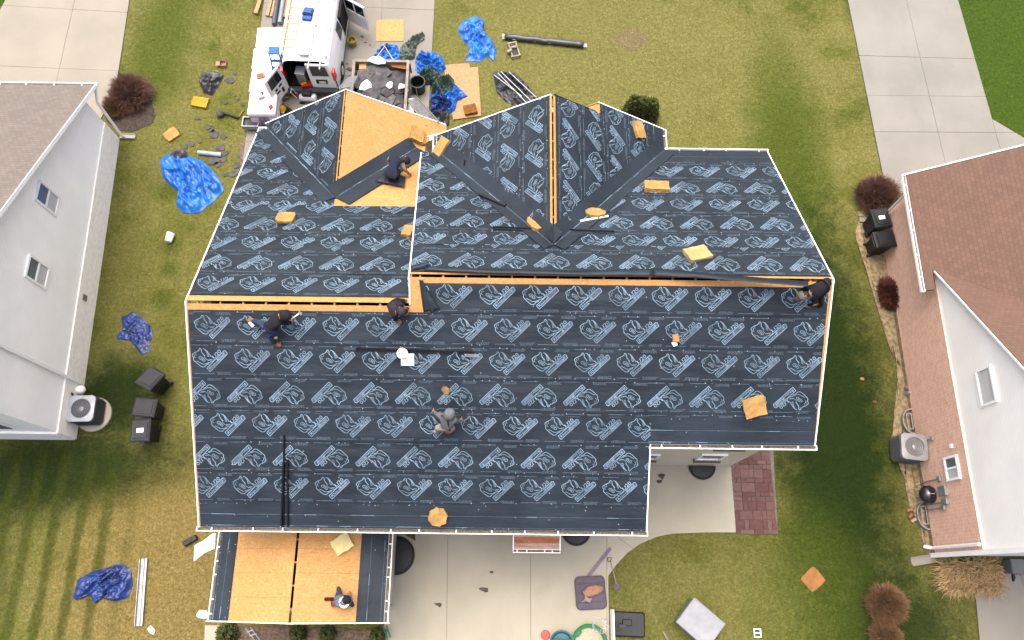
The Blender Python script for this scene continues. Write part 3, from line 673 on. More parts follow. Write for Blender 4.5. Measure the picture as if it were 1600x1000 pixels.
# white roof vent with its flashing
b_ = RP(637, 560, SP)
mb = MB(); t_, s_, n_ = fS[1], fS[2], fS[3]; mb.ob(b_+n_*.03, t_, s_, n_, (-.16, .16), (-.17, .13), (0, .02)); vent = mb.build('vent_flashing', WHITE, house)
mb = MB(); tp = RP(628, 551, SP, .42); ba = xyz(tp.x, tp.y, tp.z-.4)
mb.lathe(ba, [(.06, -.1), (.06, .3)], 14); mb.lathe(ba, [(.13, .28), (.14, .31), (.13, .37), (.08, .41), (.02, .42)], 20); mb.build('vent_pipe', WHITE, vent, smooth=True)
# small bay roof with its gutter
BAYR = M('worn_red_boards', C('#d8b09a', 1.35), .85, var=.3, vs_=(2, 14, 14), fine=.4, bsc=14)
BAYB = M('bare_red_board', C('#cf8458', 1.2), .85, var=.25, vs_=(2, 14, 14), fine=.35, bsc=16)
zb = 2.75; q0, q1 = W(802, 858, zb), W(875, 860, zb)
for i, (ya_, yb_, m) in enumerate(((0, .17, BAYR), (.175, .33, BAYB), (.335, .62, BAYR), (.625, .9, BAYR))):
    mb = MB(); mb.prism([xyz(q0.x, q0.y+ya_, zb+ya_*.35), xyz(q1.x, q0.y+ya_, zb+ya_*.35), xyz(q1.x, q0.y+yb_, zb+yb_*.35), xyz(q0.x, q0.y+yb_, zb+yb_*.35)], (0, 0, -.03), (0, 0, 0)); mb.build('bay_roof_board', m, house)
gutter((q0.x, q0.y, zb-.02), (q1.x, q0.y, zb-.02), (0, -1, 0), w=.09, d=.08, step=.45)
trim((q0.x, q0.y+.8, zb+.29), (q0.x, q0.y, zb), w=.03, hgt=.08); trim((q1.x, q0.y+.8, zb+.29), (q1.x, q0.y, zb), w=.03, hgt=.08)
mb = MB(); mb.box(((q0.x+q1.x)/2, (q0.y+.15+wys)/2, 1.75), (q1.x-q0.x-.15, wys-q0.y-.15, 1.9)); mb.build('bay_wall', SIDEB, house)

# ---------------------------------------------------------------- sunroom with low gable roof
sun_ = thing('sunroom', 'low sunroom with bare orange board roof and dark membrane edges', 'sunroom', (-5.75, .3, 0))
ze, zr = 3.2, 4.02; xl0, xr0 = W(345, 828, ze).x+.06, W(611, 828, ze).x-.06; yb, yt = W(460, 973, 3.6).y, wys-.02
xm = (xl0+xr0)/2; pp = (zr-ze)/(xm-xl0); PL = (pp, 0, zr-pp*xm); PR = (-pp, 0, zr+pp*xm)
for pl, sx_ in ((PL, -1), (PR, 1)):
    yk = yb
    for i in range(5):
        y2_ = min(yb+(i+1)*.64, yt)
        xo = xl0 if sx_ < 0 else xr0
        plate('osb_panel', pl, [(xm+sx_*.035, yk), (xo, yk), (xo, y2_-.004), (xm+sx_*.035, y2_-.004)], OSB, sun_, -.025, random.uniform(-.002, .002))
        yk = y2_
    fr = frame(pl, on(pl, xm, yt), (0, -1, 0)); w_ = .58
    xi, xo = (xl0+.52, xl0) if sx_ < 0 else (xr0-.72, xr0)
    kk = math.sqrt(1+pp*pp); ta, tb = sorted(((xi-xm)*kk, (xo-xm)*kk))
    felt_area(fr, quad(pl, [(xi, yb+.01), (xo, yb+.01), (xo, yt), (xi, yt)]), ta, tb-ta, 1 if sx_ < 0 else -1, False, LN, 'eave_membrane', (ta+.28, ta+(.06 if sx_ < 0 else .66)), parent=sun_, amp=.8)
for i in range(5):
    mb = MB(); mb.box((xm, yb+.35+i*.6, zr-.08), (.12, .045, .07)); mb.build('rafter', WOOD, sun_)
gutter((xl0, yt-.1, ze-.03), (xl0, yb, ze-.03), (-1, 0, 0), sun_, step=.5); gutter((xr0, yb, ze-.03), (xr0, yt-.1, ze-.03), (1, 0, 0), sun_, step=.5)
trim(on(PL, xl0-.13, yb), on(PL, xm, yb), sun_); trim(on(PR, xm, yb), on(PR, xr0+.13, yb), sun_)
for nm, c, d in (('wall', (xl0+.3, (yb+.3+yt)/2, 1.5), (.12, yt-yb-.5, 3.0)), ('wall', (xr0-.3, (yb+.3+yt)/2, 1.5), (.12, yt-yb-.5, 3.0)), ('wall', (xm, yb+.3, 1.55), (xr0-xl0-.48, .12, 3.1)), ('ceiling', (xm, (yb+yt)/2, 3.05), (xr0-xl0-.8, yt-yb-.5, .06))):
    mb = MB(); mb.box(c, d); mb.build(nm, DARKHOLE if nm == 'ceiling' else SIDEB, sun_)
mb = MB(); mb.box((W(619, 868).x-.05, W(619, 868).y, .2), (.1, 1.35, .36)); mb.build('plinth', CONC4, sun_)

# ================================================================ neighbouring houses
def shingle_mat(name, col, sw=.17, sh=.13, var=.17):
    m, n, bs = nodes(name); bs.inputs['Roughness'].default_value = .9
    br = n.nodes.new('ShaderNodeTexBrick'); mp = mapping(n, 1, 'UV'); n.links.new(mp.outputs[0], br.inputs[0])
    br.inputs['Scale'].default_value = 1; br.inputs['Brick Width'].default_value = sw; br.inputs['Row Height'].default_value = sh; br.inputs['Mortar Size'].default_value = .006
    br.inputs['Color1'].default_value = (0, 0, 0, 1); br.inputs['Color2'].default_value = (1, 1, 1, 1); br.inputs['Mortar'].default_value = (.5, .5, .5, 1); br.inputs['Bias'].default_value = 0
    o = mixc(n, br.outputs[0], tuple(x*(1-var) for x in col), tuple(x*(1+var*.5) for x in col))
    o = mixc(n, ramp(n, noi(n, 1.2, 5), .35, .7, 0, .4), o, tuple(x*.75 for x in col))
    o = mixc(n, ramp(n, noi(n, 40, 2), .4, .7, 0, .3), o, tuple(x*.6 for x in col))
    o = mixc(n, ramp(n, br.outputs['Fac'], 0, 1, 0, .55), o, tuple(x*.3 for x in col))
    n.links.new(o, bs.inputs['Base Color']); bump(n, bs, noi(n, 40, 2), .3, .01); return m
def uv_plane(o, pl, e1):
    O, a, b, n = frame(pl, (0, 0, pl[2]), e1); me = o.data; uv = me.uv_layers.new(name='UVMap'); base = o.matrix_world.translation
    par = o.parent.location if o.parent else Vector()
    for l in me.loops:
        p = me.vertices[l.vertex_index].co+par; uv.data[l.index].uv = ((p-O).dot(a), (p-O).dot(b))
SHG = shingle_mat('grey_shingles', C('#b5a99d', .64)); SHR = shingle_mat('brown_red_shingles', C('#9a7562', .8))
BRICK = None
def brick_mat(name, c1, c2, mort):
    m, n, bs = nodes(name); bs.inputs['Roughness'].default_value = .9
    tc = n.nodes.new('ShaderNodeTexCoord'); sx = n.nodes.new('ShaderNodeSeparateXYZ'); n.links.new(tc.outputs['Object'], sx.inputs[0])
    cb = n.nodes.new('ShaderNodeCombineXYZ'); n.links.new(mth(n, 'ADD', sx.outputs[0], sx.outputs[1]), cb.inputs[0]); n.links.new(sx.outputs[2], cb.inputs[1])
    br = n.nodes.new('ShaderNodeTexBrick'); n.links.new(cb.outputs[0], br.inputs[0]); br.inputs['Scale'].default_value = 1; br.inputs['Brick Width'].default_value = .21; br.inputs['Row Height'].default_value = .075; br.inputs['Mortar Size'].default_value = .007
    br.inputs['Color1'].default_value = (*c1, 1); br.inputs['Color2'].default_value = (*c2, 1); br.inputs['Mortar'].default_value = (*mort, 1)
    o = mixc(n, ramp(n, noi(n, 6, 4), .4, .75, 0, .35), br.outputs[0], tuple(x*.6 for x in c1))
    n.links.new(o, bs.inputs['Base Color']); b = n.nodes.new('ShaderNodeBump'); b.inputs['Strength'].default_value = .5; b.inputs['Distance'].default_value = .01; b.invert = True
    n.links.new(br.outputs['Fac'], b.inputs['Height']); n.links.new(b.outputs[0], bs.inputs['Normal']); return m
BRICKR = brick_mat('pink_red_brick', C('#d2ab96', 2.3), C('#c99a84', 2.3), C('#dcc6b6', 2.3)); BRICKW = brick_mat('pale_limewashed_brick', C('#ece8e0', 2.25), C('#e4dfd6', 2.25), C('#ece8e0', 2.25))
def downspout(parent, top, bot, r=.05, sq=True, name='downspout'):
    top, bot = Vector(top), Vector(bot); mb = MB(); t = (bot-top).normalized()
    mb.tube([top, top+t*.02, bot-t*.12, bot], r, 4 if sq else 10); return mb.build(name, WHITEV, parent)
# ---- left house : tall white gable wall, grey roof
lh = thing('neighbour_house', 'white sided house with grey shingle roof at the left edge', 'house', (-18, 10, 0))
lx = lambda y: -14.62-.55*(y-4.4)/11.5             # wall line, slightly turned
yf_, yr_ = 15.95, 4.42; lpl = (0, -.53, 2.85+.53*16.35)
pr = [(yr_+.2, 0), (yf_, 0), (yf_, 2.95), (8.0, 7.17), (yr_+.2, 5.4)]
mb = MB(); mb.prism([xyz(lx(y)-.0, y, z) for y, z in pr], (0, 0, 0), (-.2, 0, 0)); lw = mb.build('gable_wall', SIDEL, lh)
mb = MB(); mb.prism([xyz(lx(y)+.045, y, z) for y, z in ((yr_-.04, 0), (yf_+.02, 0), (yf_+.02, 1.15), (yr_-.04, 1.15))], (0, 0, 0), (-.1, 0, 0)); mb.build('brick_base', BRICKW, lh)
mb = MB(); mb.box((-19.5, yr_+.1, 2.65), (9.76, .199, 5.3)); mb.build('rear_wall', SIDEL, lh)
mb = MB(); mb.box((-19.5, yr_-.02, .55), (9.76, .1, 1.1)); mb.build('brick_base', BRICKW, lh)
mb = MB(); mb.box((-19.5, yf_-.1, 1.45), (8.7, .2, 2.9)); mb.build('front_wall', SIDEL, lh)
ro = plate('roof', lpl, [(W(148, 131, 2.87).x, 16.35), (W(148, 131, 2.87).x+.45, 8.0), (-26, 8.0), (-26, 16.35)], SHG, lh, -.12, .02); uv_plane(ro, lpl, (1, 0, 0))
lpl2 = (0, .53, 7.27-.53*8.0)
ro2 = plate('roof', lpl2, [(-14.3, 8.0), (-14.2, 4.0), (-26, 4.0), (-26, 8.0)], SHG, lh, -.12, .02); uv_plane(ro2, lpl2, (1, 0, 0))
trim((W(148, 131, 2.87).x+.01, 16.4, 2.83), (W(148, 131, 2.87).x+.46, 8.0, 7.25), lh, .02, .1); gutter((-26, 16.36, 2.84), (W(148, 131, 2.87).x+.05, 16.36, 2.84), (0, 1, 0), lh)
def wall_window(parent, cen, w, h, xw, sgn, two=True, name='window'):
    """window on a wall facing +-x; cen=(y,z)"""
    y, z = cen; mb = MB()
    for a in ((-w/2-.07, -w/2, -h/2-.07, h/2+.07), (w/2, w/2+.07, -h/2-.07, h/2+.07), (-w/2, w/2, -h/2-.07, -h/2), (-w/2, w/2, h/2, h/2+.07)):
        mb.box((xw+sgn*.02, y+(a[0]+a[1])/2, z+(a[2]+a[3])/2), (.09, a[1]-a[0], a[3]-a[2]))
    if two: mb.box((xw+sgn*.03, y, z), (.06, w, .06) if two == 'h' else (.06, .06, h))
    o = mb.build(name, WHITE, parent)
    if two == 'h':
        for zz, m in ((z+h/4+.01, GLASS), (z-h/4-.01, BLIND)):
            mb = MB(); mb.box((xw+sgn*.012, y, zz), (.03, w, h/2-.03)); mb.build('pane', m, o)
    elif two:
        for yy_, m in ((y-w/4-.01, BLIND), (y+w/4+.01, GLASS)):
            mb = MB(); mb.box((xw+sgn*.012, yy_, z), (.03, w/2-.04, h)); mb.build('pane', m, o)
    else:
        mb = MB(); mb.box((xw+sgn*.012, y, z), (.03, w, h)); mb.build('pane', BLIND, o)
    return o
wall_window(lh, (11.5, 3.68), .58, 1.05, lx(11.5), 1, 'h'); wall_window(lh, (9.0, 3.55), .62, .98, lx(9.0), 1, 'h')
BLUE_ = M('blue_blind', C('#3b62a8'), .6)
dsp = downspout(lh, (lx(6.25)+.07, 6.25, 6.2), (lx(6.25)+.07, 6.25, .35), .06)
mb = MB(); e_ = RX(112, 603, lx(6.2)+.15); mb.lathe((e_.x, e_.y, .25), [(.13, 0), (.16, .1), (.13, .22), (.05, .28)], 14); mb.build('meter_box', WHITE, lh, smooth=True)
d2 = thing('splash_block', 'narrow concrete splash block at the corner of the white left house', 'splash block', W(200, 214))
mb = MB(); mb.ob((0, 0, 0), (1, -.02, 0), (.02, 1, 0), (0, 0, 1), (-.28, .3), (-.09, .09), (0, .06)); mb.ob((0, 0, 0), (1, -.02, 0), (.02, 1, 0), (0, 0, 1), (-.28, .3), (-.11, -.088), (0, .1)); mb.ob((0, 0, 0), (1, -.02, 0), (.02, 1, 0), (0, 0, 1), (-.28, .3), (.088, .11), (0, .1)); mb.build('trough', CONC4, d2, local=True)
dt = W(149, 137, 2.7); mb = MB(); mb.tube([dt, W(152, 160, 2.25), W(190, 212, .3), W(193, 213, .1)], .05, 6); mb.build('downspout', WHITEV, lh)
mb = MB(); c_ = RX(131, 465, lx(9.1)+.03)
for i in range(3): mb.box((c_.x, c_.y-.0+.0, c_.z+(i-1)*.09), (.1, .2, .06))
mb.build('dryer_vent', M('bronze_vent', (.16, .14, .12), .6), lh)
mb = MB(); mb.box((W(20, 668, 1.6).x-.3, yr_-.03, 2.4), (1.3, .08, .9)); w_ = mb.build('window', WHITE, lh)
mb = MB(); mb.box((W(20, 668, 1.6).x-.3, yr_-.06, 2.4), (1.15, .06, .75)); mb.build('pane', GLASS, w_)
# ---- right house
rh = thing('neighbour_house', 'house with red-brown shingles, pink brick base and white gable at the right edge', 'house', (17, 6, 0))
bx = 13.72; pts_ = [(12.75, 0), (.98, 0), (.98, 2.85), (12.75, 2.85)]
mb = MB(); mb.prism([xyz(bx, y, z) for y, z in pts_], (0, 0, 0), (.25, 0, 0)); mb.build('brick_wall', BRICKR, rh)
mb = MB(); mb.prism([xyz(bx-.02, y, z) for y, z in ((9.9, .0), (1.0, .0), (1.0, .22), (9.9, .22))], (0, 0, 0), (.1, 0, 0)); mb.build('foundation', DRYSOIL, rh)
rs = .78
wallpoly('gable_wall', [xyz(bx+.05, 9.6, 2.852), xyz(bx+.05, .98, 2.852), xyz(bx+.05, .98, 9.0), xyz(bx+.05, 1.9, 9.0), xyz(bx+.05, 9.6, 3.0)], .2, SIDEW, rh)
mb = MB(); mb.box((17.7, .98+.05, 4.4), (7.9, .2, 8.8)); mb.build('rear_wall', SIDEW, rh)
gpl = (.69, 0, 2.98-.69*13.3); mpl = (0, -rs, 3.05+rs*9.75)
vy = lambda x: 9.75-((gpl[0]*x+gpl[2])-3.05)/rs
ro = plate('roof', gpl, [(13.3, 13.12), (13.3, 8.95), (13.5, 8.95), (13.52, vy(13.55)), (16.6, vy(16.6)), (16.6, 13.12)], SHR, rh, -.1, .02); uv_plane(ro, gpl, (0, -1, 0))
ro = plate('roof', mpl, [(13.58, vy(13.58)), (16.6, vy(16.6)), (22, vy(16.6)), (22, 1.5), (13.58, 1.5)], SHR, rh, -.1, .02); uv_plane(ro, mpl, (1, 0, 0))
trim((13.57, 9.7, 3.06), on(mpl, 13.57, 1.5), rh, .02, .05, up=.01); gutter((13.3, 13.12, 2.95), (13.3, 8.95, 2.95), (-1, 0, 0), rh, w=.11)
trim(on(gpl, 13.22, 13.15), on(gpl, 16.6, 13.15), rh, .04, .16)
mb = MB(); mb.box((16.5, 12.9, 1.4), (5.4, .2, 2.8)); mb.build('front_wall', BRICKR, rh)
wall_window(rh, (5.47, 4.4), .95, .62, bx+.05, -1, False); wall_window(rh, (3.45, 2.05), .6, .6, bx, -1, 'v')
mb = MB(); mb.box((bx-.03, 4.1, 2.2), (.06, .12, .12)); mb.build('vent_cover', WHITE, rh)
mb = MB(); mb.tube([W(1419, 300, 2.85), W(1414, 304, 2.75), W(1381, 337, .3), W(1377, 341, .1)], .055, 6); mb.build('downspout', WHITEV, rh)
mb = MB(); mb.box((bx-.01, .93, 2.9), (.14, .14, 5.8)); mb.build('corner_trim', WHITE, rh)
mb = MB(); mb.tube([(bx-.1, 1.15, 2.9), (bx-.1, 1.15, .3), (bx-.25, 1.2, .1)], .055, 6); mb.build('downspout', WHITEV, rh)
for px_, py_ in ((1503, 877), (1540, 877)):
    mb = MB(); c = RY(px_, py_, .9); mb.box((c.x, .88, c.z), (.1, .1, .16)); mb.build('wall_lamp', WHITE, rh)
for (px_, py_, lab, ln, rz) in ((1352, 343, 'grey splash block by the two bins at the brick house', .5, .05), (1441, 875, 'long grey splash block at the rear corner of the brick house', .8, .17)):
    d2 = thing('splash_block', lab, 'splash block', W(px_, py_), rz); mb = MB(); mb.box((0, 0, .03), (ln, .26, .06)); mb.box((0, .12, .06), (ln, .03, .1)); mb.box((0, -.12, .06), (ln, .03, .1)); mb.build('trough', CONC2, d2, local=True)
# conduit, meters
for i, (px_, py_, s_, m) in enumerate(((1473, 767, (.1, .30, .42), STEEL), (1477, 784, (.1, .18, .28), STEEL), (1474, 793, (.08, .16, .16), STEEL), (1467, 748, (.06, .16, .16), STEEL), (1456, 685, (.06, .16, .16), STEEL))):
    c = RX(px_, py_, bx-.06); mb = MB(); mb.box((bx-.06, c.y, c.z), s_, 0, .01); mbx = mb.build('meter_box', m, rh)
    mb = MB(); mb.tube([(bx-.05, c.y, c.z-.05), (bx-.05, c.y, .1), (bx-.2, c.y-.05, .05)], .022, 6); mb.build('conduit', STEEL, mbx)

# ================================================================ things on the roof
def place(o, loc, n, yaw):
    """stand an object (local z = up) on a surface with normal n, turned by yaw"""
    n = Vector(n).normalized(); x = Vector((math.cos(yaw), math.sin(yaw), 0)); x = (x-n*x.dot(n)).normalized(); y = n.cross(x)
    m = Matrix((x, y, n)).transposed().to_4x4(); m.translation = loc; o.matrix_world = m; return o
def pn(pl): return Vector((-pl[0], -pl[1], 1)).normalized()
def lumpy(sx, sy, sz, seed, rough=.012, cut=0.):
    mb = MB(); nx, ny, nz = 10, 8, 3; idx = {}
    def vv(i, j, k):
        if (i, j, k) in idx: return idx[i, j, k]
        x, y, z = (i/nx-.5)*sx, (j/ny-.5)*sy, k/nz*sz
        cx = 1-cut*max(0, (abs(i/nx-.5)+abs(j/ny-.5))-.72)*1.6; x *= cx; y *= cx
        p = Vector((x*9, y*9, z*9+seed*7.3)); x += noise.noise(p)*rough*2; y += noise.noise(p+xyz(5, 0, 0))*rough*2; z += noise.noise(p+xyz(0, 9, 0))*rough*(.3 if k == 0 else 1.3)
        idx[i, j, k] = len(mb.v); mb.v.append((x, y, max(z, 0))); return idx[i, j, k]
    for a, b, fn in ((nx, ny, lambda i, j: (i, j, nz)), (nx, ny, lambda i, j: (i, j, 0)), (nx, nz, lambda i, j: (i, 0, j)), (nx, nz, lambda i, j: (i, ny, j)), (ny, nz, lambda i, j: (0, i, j)), (ny, nz, lambda i, j: (nx, i, j))):
        for i in range(a):
            for j in range(b): mb.f.append((vv(*fn(i, j)), vv(*fn(i+1, j)), vv(*fn(i+1, j+1)), vv(*fn(i, j+1)))); mb.m.append(0)
    return mb
def foam(px_, py_, pl, sx, sy, sz, yaw, label, mat=FOAM, h=.035, cut=0., seed=None, cat='foam block', name='foam_block', group='roofers foam blocks', tilt=None, lift=0):
    seed = seed or px_+py_; c = RP(px_, py_, pl, h+sz*.6); nn = tilt or pn(pl); c = c-pn(pl)*(sz*.6)*1.0+xyz(0, 0, lift)
    o = lumpy(sx, sy, sz, seed % 50, .012, cut).build(name, mat); tag(o, label, cat, group); place(o, c, nn, math.radians(yaw)); return o
import bmesh
foam(446, 340, NL, .50, .42, .11, -4, 'tan foam block with worn print lying alone on the left front slope', cut=.25)
foam(637, 361, NL, .26, .42, .12, -10, 'narrow tan foam block tucked against the white step edge')
foam(652, 210, G1R, .42, .50, .16, -5, 'brown foam block at the right foot of the bare board gable')
foam(689, 230, G2L, .36, .58, .12, -35, 'orange foam block with a torn flap at the left foot of the middle gable')
foam(838, 349, NR, .42, .58, .14, 28, 'upright tan foam block in the valley left of the middle gable foot', cut=.6)
foam(930, 333, NR, .52, .34, .14, -12, 'rounded tan foam block in the valley right of the middle gable foot', cut=.9)
foam(999, 203, G2R, .52, .34, .10, 108, 'tan foam block near the top right edge of the middle gable')
foam(1026, 291, NR, .68, .40, .14, -4, 'long clean foam brick on the upper right front slope')
foam(1090, 396, NR, .60, .48, .10, 22, 'pale yellowish foam pad above the right ridge', FOAMP)
foam(1179, 636, SP, .54, .48, .12, 20, 'square marked foam block at the lower right of the rear slope')
foam(684, 808, SP, .48, .46, .10, 35, 'ragged foam block hanging over the rear gutter', cut=.9)
foam(534, 850, PR, .50, .44, .13, 32, 'pale yellow foam block on the bare sunroom roof', M('cream_foam', C('#efdc9c', 1.5), .95, var=.08, b=.3), h=.01)
foam(696, 610, SP, .20, .16, .05, -35, 'small torn foam scrap above the man in grey', M('mustard_foam', C('#b0905a'), .95, var=.3, vs_=12), name='foam_scrap', cut=.8)
foam(268, 210, GROUND, .52, .46, .10, 40, 'orange foam block on the lawn by the torn shingles', h=0, cut=.1)
foam(313, 160, GROUND, .62, .42, .14, -10, 'bright yellow foam block under the black sack on the lawn', M('bright_yellow_foam', C('#e0bd3e', .8), .95, var=.15, b=.4), h=0)
foam(1270, 905, GROUND, .62, .56, .04, 40, 'thin square tan board lying on the back lawn near the brick house', M('tan_carpet', C('#c28a52', .8), .95, var=.15, b=.5), h=0, cut=.15, cat='board', name='square_board', group='loose boards')
foam(735, 171, GROUND, .48, .40, .13, 14, 'brown foam block resting on the stacked boards beside the driveway', M('brown_foam', C('#a9702e', .75), .95, var=.25, vs_=8, b=.5), h=.07)
# scrap and cup on the rear slope
sc_ = thing('fastener_box', 'small torn carton of fasteners on the rear slope', 'box', RP(1055, 530, SP, .03))
mb = MB(); mb.box((.0, 0, .05), (.16, .2, .10), .1, .01); mb.build('carton', M('carton', C('#d09a62'), .8), sc_, local=True); mb = MB(); mb.box((-.03, -.13, .03), (.11, .12, .05), .5, .012); mb.build('paper', WHITE, sc_, local=True)
# loose strips, tubes
def strip_on(name, label, cat, pl, pts, w, t, mat, h=.035, group=None, seg=None, r=None):
    P_ = [RP(a, b, pl, h) for a, b in pts]; n = pn(pl); mb = MB()
    for a, b in zip(P_, P_[1:]):
        d = (b-a).normalized(); s = n.cross(d)
        if r: mb.tube([a+n*r, b+n*r], r, 10)
        else:
            mb.ob(a, d, s, n, (0, (b-a).length), (-w/2, w/2), (0, t)); mb.ob(a, d, s, n, (0, (b-a).length), (w/2-.012, w/2), (t, t+.05))
    o = mb.build(name, mat); return tag(o, label, cat, group)
DRIP = M('dark_drip_edge', (.003, .0035, .0045), .4, var=.2)
strip_on('drip_edge', 'long black metal strip lying level behind the white vent', 'metal strip', SP, [(556, 546), (742, 552)], .10, .012, DRIP, group='black drip edges')
strip_on('drip_edge', 'steel end of the strip stack behind the white vent', 'metal strip', SP, [(726, 555), (748, 556)], .07, .02, STEEL, h=.06, group='black drip edges')
for i, (a, b) in enumerate((((444, 680), (443, 820)), ((449, 718), (450, 822)), ((443, 722), (440, 822)))):
    strip_on('drip_edge', ('longest', 'rightmost', 'leftmost')[i]+' of three dark metal strips running down the rear eave', 'metal strip', SP, [a, b], .05, .02, DRIP, h=.04+.02*i, group='black drip edges')
strip_on('drip_edge', 'dark flat strip lying across the foot of the middle gable', 'metal strip', NR, [(770, 357), (960, 364)], .05, .012, SHIELD, h=.05, group='black drip edges')
strip_on('metal_tube', 'black tube lying along the left valley of the middle gable', 'tube', NR, [(749, 305), (790, 323)], 0, 0, BLACKP, h=.06, r=.04)
strip_on('caulk_tube', 'white tube lying beneath the rounded foam block', 'tube', NR, [(906, 347), (950, 339)], 0, 0, WHITE, h=.04, r=.03)
strip_on('knife', 'small black tool on the left slope of the middle gable', 'tool', G2L, [(727, 251), (726, 259)], .05, .03, BLACKP, h=.05)
strip_on('gutter_offcut', 'short white gutter piece on the driveway in front of the step between gables', 'gutter', (0, 0, 4.6), [(657, 222), (684, 214)], .13, .05, WHITE, h=0)
# lifted flaps of underlayment
def flap(label, pts, name='underlayment_flap', mats=None):
    P_ = [RP(a, b, pl, h) for a, b, pl, h in pts]; mb = MB(); k = len(P_)//2
    top, bot = P_[:k], P_[k:]; R = []
    n = 14
    for r in range(7):
        f = r/6; row = []
        for i in range(n*(k-1)+1):
            q = min(i//n, k-2); g_ = (i-q*n)/n; a = top[q].lerp(top[q+1], g_); b = bot[q].lerp(bot[q+1], g_); p = a.lerp(b, f)
            row.append(p+xyz(0, 0, .05*math.sin(f*math.pi)+noise.noise(p*4)*.03*math.sin(f*math.pi)))
        R.append(row)
    mb.loft(R, False, False); o = mb.build(name, FELT, smooth=True); md = o.modifiers.new('thick', 'SOLIDIFY'); md.thickness = .006; tag(o, label, 'roofing felt', 'loose felt flaps'); return o
flap('black felt flap curling up at the left end of the right ridge', [(645, 415, NR, .05), (672, 408, NR, .22), (645, 422, NR, .04), (668, 419, NR, .05)])
flap('wavy loose felt edge along the left half of the right ridge', [(664, 416, NR, .05), (760, 420, NR, .07), (900, 423, NR, .1), (1020, 420, NR, .16), (664, 423, NR, .05), (760, 427, NR, .10), (900, 430, NR, .13), (1020, 432, NR, .1)])
flap('lifted felt edge pulled up along the right half of the right ridge', [(1020, 419, NR, .12), (1110, 427, NR, .2), (1190, 434, NR, .15), (1262, 440, NR, .25), (1020, 431, NR, .08), (1110, 436, NR, .2), (1190, 442, NR, .3), (1262, 448, NR, .35)])
flap('folded felt corner beside the bare board step on the rear slope', [(660, 440, SP, .05), (688, 484, SP, .06), (655, 437, SP, .04), (662, 488, SP, .04)])
strip_on('felt_fold', 'dark rolled fold of felt beside the bare step', 'roofing felt', SP, [(659, 438), (676, 486)], 0, 0, FELT, h=.05, r=.035)
flap('dark felt sheet under the kneeling man in the left valley', [(586, 283, NL, .10), (632, 292, NL, .10), (604, 268, NL, .12), (634, 276, NL, .10)])

# ================================================================ tarps, sacks, sheets on the ground
def tarp_mat(name, c, dark):
    m, n, bs = nodes(name); bs.inputs['Roughness'].default_value = .42
    o = mixc(n, ramp(n, noi(n, 2.2, 5), .35, .7), c, dark); n.links.new(o, bs.inputs['Base Color']); bump(n, bs, noi(n, (4, 6, 5), 4, .5), .35, .05); return m
TB = tarp_mat('bright_blue_tarp', C('#1680ea', 1.2), C('#0c62c8', 1.0)); TB2 = tarp_mat('dark_blue_tarp', C('#2b4fa4', .95), C('#1b3478', .85)); TG = tarp_mat('green_tarp', C('#466254', 1.1), C('#30463c', 1.0)); TK = tarp_mat('black_plastic_sheet', (.02, .022, .026), (.03, .033, .038)); TP = tarp_mat('grey_pile_fabric', C('#6e6a72'), C('#56525c'))
TGB = tarp_mat('green_grey_cover', C('#5f6e62', 1.15), C('#48564c', 1.0))
def cloth(name, label, px, hgt, mat, cat='tarp', seed=1, group=None, z0=0., fr=3.2, dirn=0., aniso=1., dome=.5, nr=44, na=150, pl=None):
    c = [W(a, b, z0) for a, b in px]; k = len(c)
    ar = sum(c[i].x*c[(i+1) % k].y-c[(i+1) % k].x*c[i].y for i in range(k))
    if ar < 0: c.reverse()
    cen = sum(c, Vector())/k; per = [0]
    for i in range(k): per.append(per[-1]+(c[(i+1) % k]-c[i]).length)
    O = []
    for q in range(na):
        s = per[-1]*q/na; i = max(j for j in range(k) if per[j] <= s); f = (s-per[i])/max(per[i+1]-per[i], 1e-6); O.append(c[i].lerp(c[(i+1) % k], f))
    for _ in range(2): O = [(O[i-1]+O[i]*2+O[(i+1) % na])/4 for i in range(na)]
    cs, sn = math.cos(dirn), math.sin(dirn); mb = MB(); R = []
    for r in range(nr+1):
        f = 1-r/nr*.999; row = []
        for q in range(na):
            p = cen+(O[q]-cen)*f; x, y = p.x-cen.x, p.y-cen.y; a, b = (x*cs+y*sn), (-x*sn+y*cs)*aniso
            v = Vector((a*fr*.45, b*fr*.45, seed*3.1)); w1 = noise.noise(v+Vector((noise.noise(v*1.3), noise.noise(v*1.3+xyz(7, 1, 0)), 0))*.8); w2 = noise.noise(v*2.6+xyz(4, 4, 0)); w3 = noise.noise(v*5.5)
            w4 = noise.noise(v*11); ridge = (1-min(1, abs(w1)*2.6))**1.5*.75+(1-min(1, abs(w2)*2.4))**1.4*.34+(1-min(1, abs(w3)*2.2))**1.2*.11+(1-min(1, abs(w4)*2))*.03-.22
            e = min(1, (1-f)*7); d = (1-f*f)**dome
            z = hgt*(.12+.88*d)*(.28+.72*max(ridge, -.3))*e+.012+.02*(1-e)*max(0, ridge)
            row.append(xyz(p.x+.04*w2*(1-f), p.y+.04*w3*(1-f), z0+max(z, .006)))
        R.append(row)
    R = [[xyz(p.x, p.y, z0+.001) for p in R[0]]]+R
    mb.loft(R, True, True); o = mb.build(name, mat, smooth=True); return tag(o, label, cat, group)
cloth('blue_tarp', 'big bright blue tarp spread beside the white left house wall', [(250, 250), (262, 240), (290, 243), (318, 252), (340, 275), (351, 297), (335, 315), (310, 334), (285, 333), (275, 320), (280, 300), (268, 292), (255, 278)], .45, TB, seed=2, group='blue tarps', fr=2.4, dirn=-1.0, aniso=2.2)
cloth('debris_sack', 'grey bundle lying on the top end of the big blue tarp', [(266, 241), (275, 234), (290, 235), (293, 243), (283, 249), (270, 248)], .3, TP, 'sack', 3, z0=.1)
